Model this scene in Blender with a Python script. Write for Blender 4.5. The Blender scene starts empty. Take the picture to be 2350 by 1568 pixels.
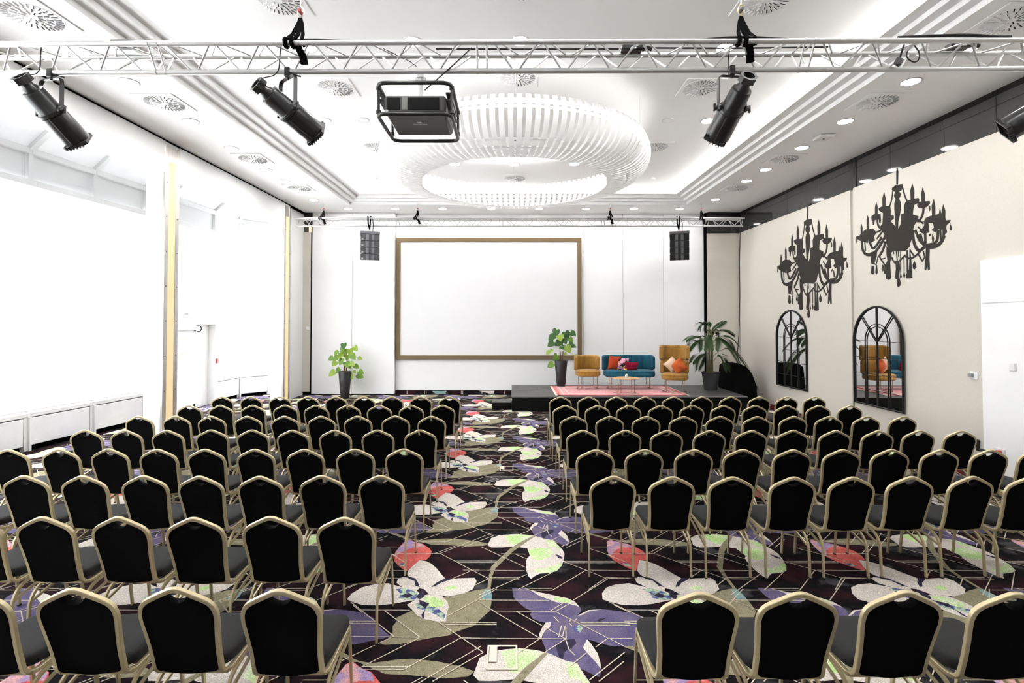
import bpy, math, random
from mathutils import Vector, Matrix, Quaternion
from math import sin, cos, pi, radians as rad
random.seed(7)
SC = bpy.context.scene
COL = SC.collection
# ------------------------------------------------------------ camera (calibrated: focal length in px, height, slight upward pitch)
F, CH, TILT, HOR = 1170.0, 2.3, 0.02, 737.0
CY = HOR - F * math.tan(TILT)
cam = bpy.data.objects.new('camera', bpy.data.cameras.new('camera'))
COL.objects.link(cam)
cam.location = (0, 0, CH)
cam.rotation_euler = (pi / 2 + TILT, 0, 0)
cam.data.sensor_width = 36
cam.data.lens = F / 2350 * 36
cam.data.shift_y = (CY - 784) / 2350
cam.data.clip_start = 0.02
SC.camera = cam
# ------------------------------------------------------------ sky, exposure
W = bpy.data.worlds.new('overcast_sky'); SC.world = W; W.use_nodes = True
bg = W.node_tree.nodes['Background']
bg.inputs[0].default_value = (0.95, 0.98, 1.0, 1)
bg.inputs[1].default_value = 2.8
SC.view_settings.view_transform = 'Standard'
SC.view_settings.look = 'None'
SC.view_settings.gamma = 1
SC.view_settings.use_curve_mapping = False
SC.view_settings.exposure = 2.52
SC.cycles.max_bounces = 6
SC.cycles.diffuse_bounces = 3
SC.cycles.glossy_bounces = 3
SC.cycles.transmission_bounces = 3
SC.cycles.transparent_max_bounces = 12
SC.cycles.sample_clamp_indirect = 6
SC.cycles.caustics_reflective = False
SC.cycles.caustics_refractive = False
SC.cycles.use_denoising = True
SC.cycles.use_light_tree = False
SC.cycles.use_adaptive_sampling = True
SC.cycles.adaptive_threshold = .05
SC.cycles.adaptive_min_samples = 20

# photograph pixel -> point on a plane of the room (used to measure the place)
_st, _ct = sin(TILT), cos(TILT)
def ray(px, py):
    u, v = (px - 1175) / F, (CY - py) / F
    return Vector((u, _ct - _st * v, _st + _ct * v))
def onz(px, py, z):
    d = ray(px, py); s = (z - CH) / d.z
    return Vector((d.x * s, d.y * s, z))
def ony(px, py, y):
    d = ray(px, py); s = y / d.y
    return Vector((d.x * s, y, CH + d.z * s))
def onx(px, py, x):
    d = ray(px, py); s = x / d.x
    return Vector((x, d.y * s, CH + d.z * s))

# ------------------------------------------------------------ materials
def lin(c):
    return tuple(((x / 255) / 12.92 if x / 255 <= .04045 else ((x / 255 + .055) / 1.055) ** 2.4) for x in c)
MATS = {}
def mat(name, c, rough=.6, metal=0, spec=.5, c2=None, scale=20, bump=0, bscale=120, sheen=0, emit=None, es=0, lo=.35, hi=.65, detail=3, stretch=None, wave=None, trans=0, coat=0, aniso_coords=None):
    m = bpy.data.materials.new(name); m.use_nodes = True
    nt = m.node_tree; b = nt.nodes['Principled BSDF']; L = nt.links.new
    b.inputs['Base Color'].default_value = (*c, 1)
    b.inputs['Roughness'].default_value = rough
    b.inputs['Metallic'].default_value = metal
    b.inputs['Specular IOR Level'].default_value = spec
    if coat: b.inputs['Coat Weight'].default_value = coat
    if sheen:
        b.inputs['Sheen Weight'].default_value = sheen
        b.inputs['Sheen Roughness'].default_value = .4
    tc = nt.nodes.new('ShaderNodeTexCoord')
    src = tc.outputs['Object']
    if stretch:
        mp = nt.nodes.new('ShaderNodeMapping'); mp.inputs['Scale'].default_value = stretch
        L(src, mp.inputs[0]); src = mp.outputs[0]
    if c2 is None:
        c2 = tuple(min(1, x * .93) for x in c)
    n = nt.nodes.new('ShaderNodeTexNoise'); n.inputs['Scale'].default_value = scale
    n.inputs['Detail'].default_value = detail
    L(src, n.inputs['Vector'])
    r = nt.nodes.new('ShaderNodeValToRGB')
    r.color_ramp.elements[0].position = lo; r.color_ramp.elements[1].position = hi
    r.color_ramp.elements[0].color = (*c, 1); r.color_ramp.elements[1].color = (*c2, 1)
    L(n.outputs['Fac'], r.inputs[0]); L(r.outputs[0], b.inputs['Base Color'])
    if bump:
        n2 = nt.nodes.new('ShaderNodeTexNoise'); n2.inputs['Scale'].default_value = bscale
        n2.inputs['Detail'].default_value = 2
        L(src, n2.inputs['Vector'])
        h = n2.outputs['Fac']
        if wave:
            w = nt.nodes.new('ShaderNodeTexWave'); w.inputs['Scale'].default_value = wave
            w.inputs['Distortion'].default_value = 4; w.inputs['Detail'].default_value = 2
            w.bands_direction = 'X'; L(src, w.inputs['Vector']); h = w.outputs['Fac']
        bp = nt.nodes.new('ShaderNodeBump'); bp.inputs['Strength'].default_value = bump
        bp.inputs['Distance'].default_value = .01
        L(h, bp.inputs['Height']); L(bp.outputs[0], b.inputs['Normal'])
    if emit:
        b.inputs['Emission Color'].default_value = (*emit, 1)
        b.inputs['Emission Strength'].default_value = es
    if trans:
        t = nt.nodes.new('ShaderNodeBsdfTranslucent'); t.inputs[0].default_value = (*c, 1)
        mx = nt.nodes.new('ShaderNodeMixShader'); mx.inputs[0].default_value = trans
        out = nt.nodes['Material Output']
        L(b.outputs[0], mx.inputs[1]); L(t.outputs[0], mx.inputs[2]); L(mx.outputs[0], out.inputs[0])
    MATS[name] = m
    return m
def mix_clear(name, c, fac_clear, rough=.02):
    m = bpy.data.materials.new(name); m.use_nodes = True; nt = m.node_tree
    b = nt.nodes['Principled BSDF']; b.inputs['Base Color'].default_value = (*c, 1); b.inputs['Roughness'].default_value = rough
    n = nt.nodes.new('ShaderNodeTexNoise'); n.inputs['Scale'].default_value = 30
    r = nt.nodes.new('ShaderNodeMapRange'); r.inputs[3].default_value = rough; r.inputs[4].default_value = rough + .02
    nt.links.new(n.outputs['Fac'], r.inputs[0]); nt.links.new(r.outputs[0], b.inputs['Roughness'])
    t = nt.nodes.new('ShaderNodeBsdfTransparent'); mx = nt.nodes.new('ShaderNodeMixShader')
    mx.inputs[0].default_value = fac_clear
    nt.links.new(b.outputs[0], mx.inputs[1]); nt.links.new(t.outputs[0], mx.inputs[2])
    nt.links.new(mx.outputs[0], nt.nodes['Material Output'].inputs[0])
    MATS[name] = m
    return m
mat('white_wall', (.875, .875, .88), .75, spec=.15, c2=(.86, .86, .865), scale=3, bump=.03, bscale=300)
mat('left_wall_paint', (.78, .78, .78), .75, spec=.15, c2=(.765, .765, .765), scale=3)
mat('white_panel', (.87, .87, .87), .55, spec=.3, c2=(.85, .85, .85), scale=2)
mat('ceiling_white', (.965, .965, .965), .9, spec=.05, c2=(.955, .955, .955), scale=2, bump=.04, bscale=250)
mat('beige_fabric', (.63, .595, .535), .95, spec=.1, c2=(.61, .575, .51), scale=40, bump=.15, bscale=500, detail=6)
mat('black_paint', (.008, .008, .008), .5, spec=.3)
mat('black_gap', (.003, .003, .003), .9, spec=0)
mat('smoked_glass', (.045, .045, .046), .05, spec=.9, c2=(.05, .05, .05), scale=1)
mat('curtain', (.92, .92, .92), .9, spec=0, c2=(.88, .88, .88), scale=3, stretch=(8, 8, .3), trans=.6)
mat('roof_blind', (.60, .60, .60), .9, spec=0, trans=.05, scale=3)
mat('bay_panel', (.79, .79, .79), .6, spec=.2, c2=(.77, .77, .77), scale=2)
mat('convector_white', (.82, .82, .835), .5, spec=.3, scale=4)
mat('steel', (.62, .60, .57), .32, metal=1, c2=(.5, .48, .46), scale=30, stretch=(1, 1, .05))
mat('alu', (.66, .66, .66), .42, metal=.85, c2=(.6, .6, .6), scale=18, lo=.45, hi=.8)
mat('alu_shaded', (.52, .52, .52), .4, metal=.6, c2=(.44, .44, .44), scale=18, lo=.45, hi=.8)  # aluminium darkened so the far truss carries its shading in the colour
mat('warm_diffuser', (.60, .47, .27), .6, emit=(1, .78, .45), es=.09, scale=3, c2=(.56, .42, .22))
mat('lamp_glow', (1, 1, 1), .5, emit=(1, .99, .97), es=30)
mat('cove_led', (1, 1, 1), .5, emit=(1, .99, .97), es=48)
mat('ring_led', (1, 1, 1), .5, emit=(1, .98, .95), es=2.0)
mat('trim_white', (.6, .6, .6), .4, spec=.4)
mat('slat_white', (.95, .95, .95), .5, spec=.3, trans=.5, c2=(.94, .94, .94))
mat('slot_dark', (.03, .03, .03), .8, spec=.1)
mat('chair_fabric', (.0012, .0012, .0013), .9, spec=.06, c2=(.0022, .0022, .0024), scale=300, bump=.5, bscale=420, sheen=.0)
mat('seat_fabric', (.009, .0088, .0085), .8, spec=.25, c2=(.02, .02, .02), scale=320, bump=.5, bscale=420, sheen=.08)
mat('champagne_metal', (.58, .49, .30), .34, metal=.35, spec=.5, c2=(.53, .445, .27), scale=400)
mat('bronze_metal', (.20, .13, .055), .35, metal=.7, c2=(.17, .11, .045), scale=60)
mat('black_rubber', (.01, .01, .01), .7)
mat('black_metal', (.011, .011, .012), .32, spec=.6, c2=(.016, .016, .016), scale=60)
mat('grey_plastic', (.062, .062, .064), .45, spec=.5, c2=(.075, .075, .075), scale=200)
mat('mesh_black', (.006, .006, .006), .7, spec=.2, c2=(.02, .02, .02), scale=350, lo=.5, hi=.6)
mat('label_white', (.8, .8, .8), .6)
mat('speaker_grey', (.07, .07, .077), .55, c2=(.09, .09, .1), scale=250)
mat('speaker_strip', (.17, .175, .2), .5, c2=(.2, .2, .23), scale=150)
mat('speaker_side', (.3, .3, .29), .5)
mat('red_paint', (.45, .05, .04), .45)
mat('screen_white', (.76, .76, .775), .85, spec=.1, c2=(.75, .75, .765), scale=2)
mat('screen_frame', (.20, .145, .085), .85, spec=.1, c2=(.18, .13, .075), scale=90)
mat('stage_top', (.062, .061, .06), .45, spec=.5, c2=(.105, .103, .10), scale=6, bump=.12, bscale=300, stretch=(1, 4, 1), lo=.3, hi=.75)
mat('stage_black', (.006, .006, .006), .8, spec=.1)
mat('stage_edge', (.32, .31, .30), .4, metal=.6)
mat('black_cloth', (.004, .004, .004), .95, spec=.05)
mat('rug_pink', lin((234, 184, 181)), .95, spec=.05, c2=lin((214, 150, 156)), scale=14, bump=.3, bscale=300, detail=8, lo=.3, hi=.7)
mat('rug_rose', lin((228, 142, 138)), .95, spec=.05, c2=lin((216, 126, 126)), scale=30, bump=.3, bscale=300)
mat('fringe', lin((240, 228, 216)), .95, spec=0, scale=200)
mat('mustard_velvet', (.40, .21, .045), .75, spec=.2, c2=(.27, .13, .022), scale=7, sheen=.25, bump=.5, wave=9, stretch=(1, 1, .25), detail=5)
mat('mustard_plain', (.40, .21, .045), .75, spec=.2, c2=(.31, .155, .028), scale=16, sheen=.25, bump=.2, bscale=30)
mat('teal_velvet', (.012, .11, .165), .7, spec=.2, c2=(.006, .06, .105), scale=8, sheen=.2, bump=.5, wave=7, stretch=(1, 1, .25), detail=5)
mat('teal_plain', (.012, .11, .165), .7, spec=.2, c2=(.007, .07, .12), scale=16, sheen=.2, bump=.2, bscale=30)
mat('copper_metal', (.42, .25, .18), .3, metal=.9, c2=(.36, .21, .15), scale=80)
mat('table_wood', (.68, .40, .18), .45, c2=(.58, .33, .14), scale=9, stretch=(1, 8, 1))
mat('cushion_rust', (.50, .075, .022), .8, spec=.1, c2=(.42, .055, .016), scale=18, sheen=.2)
mat('cushion_crimson', (.28, .006, .035), .75, spec=.1, c2=(.2, .004, .024), scale=20, sheen=.3)
mat('cushion_orange', (.60, .13, .035), .75, spec=.1, c2=(.42, .07, .018), scale=9, sheen=.3)
mat('cushion_cream', (.76, .56, .42), .85, spec=.1, c2=(.68, .48, .34), scale=60, stretch=(1, 1, 8))
mat('cushion_print', (.72, .40, .50), .85, spec=.1, c2=(.03, .03, .03), scale=9, lo=.48, hi=.52)
mat('flower_yellow', (.80, .60, .07), .7)
mat('vase_glass', (.75, .75, .7), .15, spec=.6)
mat('leaf_green', (.13, .27, .035), .5, spec=.4, c2=(.22, .37, .06), scale=14, trans=.3)
mat('leaf_dark', (.035, .105, .03), .5, spec=.4, c2=(.07, .16, .04), scale=14, trans=.2)
mat('leaf_yellow', (.27, .42, .05), .5, spec=.4, c2=(.36, .48, .1), scale=14, trans=.3)
mat('palm_green', (.014, .034, .010), .5, spec=.3, c2=(.04, .085, .016), scale=5, trans=.2)
mat('stem_brown', (.12, .055, .035), .8)
mat('palm_stem', (.25, .19, .10), .7, c2=(.10, .14, .05), scale=6)
mat('pot_black', (.014, .014, .016), .42, spec=.5, c2=(.018, .018, .02), scale=30)
mat('pot_grey', (.045, .045, .05), .75, spec=.3, c2=(.06, .06, .065), scale=60, bump=.1)
mat('soil', (.02, .014, .01), .95)
mat('mirror_glass', (.90, .90, .90), .01, metal=1, c2=(.89, .89, .89), scale=2)
mat('decal', (.040, .035, .031), .9, spec=.1, c2=(.045, .04, .036), scale=80)
mat('green_sign', (.15, .75, .5), .5, emit=(.2, .9, .6), es=.6)
mat('led_white_plastic', (.8, .8, .78), .5)
mat('outdoor_leaf', (.16, .2, .12), .8, c2=(.3, .33, .25), scale=30)
mat('outdoor_paving', (.5, .5, .5), .9)
mat('gold_strip', (.7, .48, .15), .5, emit=(1, .75, .35), es=.3)
mix_clear('clear_glass', (.9, .95, .95), .9)
# carpet yarns
def carpet(name, c, c2, scale=9, lo=.42, hi=.62):
    m = mat(name, c, .95, spec=.1, c2=c2, scale=scale, lo=lo, hi=hi, bump=.3, bscale=260, detail=6)
    nt = m.node_tree; b = nt.nodes['Principled BSDF']          # yarn flecks
    src = b.inputs['Base Color'].links[0].from_socket
    n = nt.nodes.new('ShaderNodeTexNoise'); n.inputs['Scale'].default_value = 130; n.inputs['Detail'].default_value = 2
    tc = [q for q in nt.nodes if q.type == 'TEX_COORD'][0]; nt.links.new(tc.outputs['Object'], n.inputs['Vector'])
    r = nt.nodes.new('ShaderNodeMapRange'); r.inputs[1].default_value = .3; r.inputs[2].default_value = .7; r.inputs[3].default_value = .62; r.inputs[4].default_value = 1.32
    nt.links.new(n.outputs['Fac'], r.inputs[0])
    v = nt.nodes.new('ShaderNodeVectorMath'); v.operation = 'SCALE'
    nt.links.new(src, v.inputs[0]); nt.links.new(r.outputs[0], v.inputs['Scale']); nt.links.new(v.outputs[0], b.inputs['Base Color'])
    return m
carpet('carpet_dark', (.0075, .006, .008), (.040, .012, .017), 2.6, .46, .68)
_m = MATS['carpet_dark']; _r = [q for q in _m.node_tree.nodes if q.type == 'VALTORGB'][0].color_ramp
_e = _r.elements.new(.41); _e.color = (.0065, .006, .0075, 1); _e = _r.elements.new(.33); _e.color = (.075, .07, .078, 1)
_r.elements[0].color = (.075, .07, .078, 1)
carpet('carpet_purple', (.125, .105, .215), (.185, .15, .25), 5)
carpet('carpet_khaki', (.34, .305, .20), (.26, .235, .15), 22, .4, .7)
carpet('carpet_cream', (.78, .705, .65), (.71, .64, .575), 5)
carpet('carpet_green', (.55, .78, .32), (.74, .84, .55), 6)
carpet('carpet_red', (.75, .16, .14), (.64, .115, .11), 8)
carpet('carpet_pink', (.72, .40, .40), (.42, .30, .52), 8, .45, .55)
carpet('carpet_blue', (.22, .38, .42), (.40, .50, .46), 9)
carpet('carpet_ink', (.045, .038, .075), (.03, .025, .05), 9)
carpet('carpet_splash', (.46, .60, .42), (.10, .12, .32), 16, .47, .53)
carpet('carpet_line', (.78, .69, .55), (.7, .62, .49), 30)
carpet('carpet_crimson', (.11, .008, .018), (.055, .008, .012), 6)

# ------------------------------------------------------------ mesh builder
class MB:
    def __init__(s):
        s.v, s.f, s.m = [], [], []
    def add(s, vs, fs, mi=0, M=None):
        o = len(s.v)
        s.v += [M @ Vector(p) for p in vs] if M is not None else [Vector(p) for p in vs]
        s.f += [tuple(i + o for i in f) for f in fs]
        s.m += [mi] * len(fs)
        return s
    def box(s, a, b, mi=0, M=None):
        x0, y0, z0 = a; x1, y1, z1 = b
        return s.add([(x0, y0, z0), (x1, y0, z0), (x1, y1, z0), (x0, y1, z0), (x0, y0, z1), (x1, y0, z1), (x1, y1, z1), (x0, y1, z1)],
                     [(0, 3, 2, 1), (4, 5, 6, 7), (0, 1, 5, 4), (1, 2, 6, 5), (2, 3, 7, 6), (3, 0, 4, 7)], mi, M)
    def bbox(s, a, b, r=.01, mi=0, M=None):
        # box with chamfered edges
        x0, y0, z0 = a; x1, y1, z1 = b
        bm = bmesh_box(x0, y0, z0, x1, y1, z1, r)
        return s.add(bm[0], bm[1], mi, M)
    def quad(s, a, b, c, d, mi=0):
        return s.add([a, b, c, d], [(0, 1, 2, 3)], mi)
    def sweep(s, path, prof, ref=None, closed=False, cap=True, mi=0, M=None, scales=None):
        P = [Vector(p) for p in path]; n = len(P); k = len(prof)
        vs, fs = [], []
        up = Vector(ref) if ref is not None else None
        prev = None
        for i in range(n):
            if closed: t = P[(i + 1) % n] - P[i - 1]
            else: t = P[min(i + 1, n - 1)] - P[max(i - 1, 0)]
            t = t.normalized() if t.length > 1e-9 else Vector((0, 0, 1))
            if up is not None: b = up
            else:
                if prev is None:
                    b = Vector((0, 0, 1)) if abs(t.z) < .9 else Vector((1, 0, 0))
                else: b = prev
            a = t.cross(b)
            if a.length < 1e-6: a = t.orthogonal()
            a.normalize(); b2 = a.cross(t).normalized(); prev = b2
            sc = scales[i] if scales else 1
            for (p, q) in prof:
                vs.append(P[i] + a * p * sc + b2 * q * sc)
        m = n if closed else n - 1
        for i in range(m):
            for j in range(k):
                A = i * k + j; B = i * k + (j + 1) % k
                Cc = ((i + 1) % n) * k + (j + 1) % k; D = ((i + 1) % n) * k + j
                fs.append((A, B, Cc, D))
        if cap and not closed:
            fs.append(tuple(range(k))[::-1]); fs.append(tuple((n - 1) * k + j for j in range(k)))
        return s.add(vs, fs, mi, M)
    def tube(s, path, r, n=8, closed=False, mi=0, M=None, ref=None, scales=None):
        return s.sweep(path, [(r * cos(2 * pi * j / n), r * sin(2 * pi * j / n)) for j in range(n)], ref, closed, True, mi, M, scales)
    def lathe(s, prof, n=24, mi=0, M=None, cap0=False, cap1=False):
        vs, fs = [], []
        for (r, z) in prof:
            for j in range(n):
                a = 2 * pi * j / n; vs.append((r * cos(a), r * sin(a), z))
        for i in range(len(prof) - 1):
            for j in range(n):
                fs.append((i * n + j, i * n + (j + 1) % n, (i + 1) * n + (j + 1) % n, (i + 1) * n + j))
        if cap0: fs.append(tuple(range(n))[::-1])
        if cap1: fs.append(tuple((len(prof) - 1) * n + j for j in range(n)))
        return s.add(vs, fs, mi, M)
    def prism(s, poly, fn0, fn1, mi=0):
        # poly of 2D points, fn maps 2D -> 3D for the two caps
        n = len(poly)
        vs = [fn0(p) for p in poly] + [fn1(p) for p in poly]
        fs = [tuple(range(n))[::-1], tuple(range(n, 2 * n))]
        fs += [(i, (i + 1) % n, n + (i + 1) % n, n + i) for i in range(n)]
        return s.add(vs, fs, mi)
    def slab(s, poly, rings, mi=0, M=None):
        # rings: (z, inset) list; outline scaled about its centroid by the inset
        n = len(poly); cx = sum(p[0] for p in poly) / n; cy = sum(p[1] for p in poly) / n
        vs, fs = [], []
        for (z, ins) in rings:
            for (x, y) in poly:
                dx, dy = x - cx, y - cy; l = math.hypot(dx, dy); k = max(0, (l - ins) / l)
                vs.append((cx + dx * k, cy + dy * k, z))
        m = len(rings)
        for i in range(m - 1):
            for j in range(n):
                fs.append((i * n + j, i * n + (j + 1) % n, (i + 1) * n + (j + 1) % n, (i + 1) * n + j))
        fs.append(tuple(range(n))[::-1]); fs.append(tuple((m - 1) * n + j for j in range(n)))
        return s.add(vs, fs, mi, M)
    def mesh(s, name, mats, smooth=True, origin=None):
        me = bpy.data.meshes.new(name)
        o = Vector(origin) if origin is not None else Vector((0, 0, 0))
        me.from_pydata([tuple(p - o) for p in s.v], [], s.f)
        if isinstance(mats, str): mats = [mats]
        for x in mats: me.materials.append(MATS[x])
        me.polygons.foreach_set('material_index', s.m)
        if smooth:
            me.polygons.foreach_set('use_smooth', [True] * len(me.polygons))
            me.set_sharp_from_angle(angle=rad(38))
        me.update()
        return me
    def build(s, name, mats, parent=None, smooth=True, origin=None):
        me = s.mesh(name, mats, smooth, origin)
        o = bpy.data.objects.new(name, me); COL.objects.link(o)
        if parent is not None: o.parent = parent
        elif origin is not None: o.location = origin
        return o
def bmesh_box(x0, y0, z0, x1, y1, z1, r):
    vs, fs, idx = [], [], {}
    for sx in (0, 1):
        for sy in (0, 1):
            for sz in (0, 1):
                X, Y, Z = (x1 if sx else x0), (y1 if sy else y0), (z1 if sz else z0)
                ix, iy, iz = (-r if sx else r), (-r if sy else r), (-r if sz else r)
                for k, p in enumerate(((X, Y + iy, Z + iz), (X + ix, Y, Z + iz), (X + ix, Y + iy, Z))):
                    idx[(sx, sy, sz, k)] = len(vs); vs.append(p)
    g = idx
    for s_ in (0, 1):
        fs.append(tuple(g[(s_, a, b, 0)] for a, b in ((0, 0), (1, 0), (1, 1), (0, 1))))
        fs.append(tuple(g[(a, s_, b, 1)] for a, b in ((0, 0), (1, 0), (1, 1), (0, 1))))
        fs.append(tuple(g[(a, b, s_, 2)] for a, b in ((0, 0), (1, 0), (1, 1), (0, 1))))
    for a in (0, 1):
        for b in (0, 1):
            fs.append((g[(a, b, 0, 0)], g[(a, b, 1, 0)], g[(a, b, 1, 1)], g[(a, b, 0, 1)]))
            fs.append((g[(a, 0, b, 0)], g[(a, 1, b, 0)], g[(a, 1, b, 2)], g[(a, 0, b, 2)]))
            fs.append((g[(0, a, b, 1)], g[(1, a, b, 1)], g[(1, a, b, 2)], g[(0, a, b, 2)]))
            for c in (0, 1):
                fs.append((g[(a, b, c, 0)], g[(a, b, c, 1)], g[(a, b, c, 2)]))
    return vs, fs
def rounded(pts, r, n=5, closed=False):
    P = [Vector(p) for p in pts]; out = []; N = len(P)
    for i in range(N):
        if not closed and i in (0, N - 1): out.append(P[i]); continue
        p, a, b = P[i], P[i - 1], P[(i + 1) % N]
        rr = r[i] if isinstance(r, (list, tuple)) else r
        da, db = (a - p), (b - p)
        ra = min(rr, da.length * .49); rb = min(rr, db.length * .49)
        A, B = p + da.normalized() * ra, p + db.normalized() * rb
        for k in range(n + 1):
            t = k / n
            out.append(A * (1 - t) ** 2 + p * 2 * t * (1 - t) + B * t * t)
    return out
def rrect(w, d, r, n=4):
    pts = [(-w / 2, -d / 2, 0), (w / 2, -d / 2, 0), (w / 2, d / 2, 0), (-w / 2, d / 2, 0)]
    return [(p.x, p.y) for p in rounded(pts, r, n, True)]
def look(d, up=(0, 0, 1)):
    # rotation whose local Z axis points along d
    return Vector(d).to_track_quat('Z', 'Y').to_matrix().to_4x4()

# ------------------------------------------------------------ scene objects
def tag(o, label=None, cat=None, group=None, kind=None):
    if label: o['label'] = label
    if cat: o['category'] = cat
    if group: o['group'] = group
    if kind: o['kind'] = kind
    return o
def thing(name, label, cat, loc=(0, 0, 0), group=None, rot=(0, 0, 0)):
    o = bpy.data.objects.new(name, None); COL.objects.link(o)
    o.location = loc; o.rotation_euler = rot; o.empty_display_size = .1
    return tag(o, label, cat, group)
def struct(mb, name, mats, parent=None, smooth=False, origin=None):
    o = mb.build(name, mats, parent, smooth, origin)
    if parent is None: o['kind'] = 'structure'
    return o
def link_copy(src, parent=None):
    c = src.copy(); COL.objects.link(c); c.parent = parent
    return c
def dup(root, loc=None, label=None, rotz=None):
    c = link_copy(root)
    for ch in root.children:
        k = link_copy(ch, c)
        for g in ch.children: link_copy(g, k)
    if loc is not None: c.location = loc
    if rotz is not None: c.rotation_euler.z = rotz
    if label: c['label'] = label
    return c
ORD = ['zeroth', 'first', 'second', 'third', 'fourth', 'fifth', 'sixth', 'seventh', 'eighth', 'ninth', 'tenth', 'eleventh', 'twelfth']
NUM = ['zero', 'one', 'two', 'three', 'four', 'five', 'six', 'seven', 'eight', 'nine', 'ten', 'eleven', 'twelve', 'thirteen']

# ============================================================ THE ROOM
XL, XG, XB, YW, CZ, UZ = -6.45, 7.16, 7.10, 15.90, 5.70, 6.07
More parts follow.
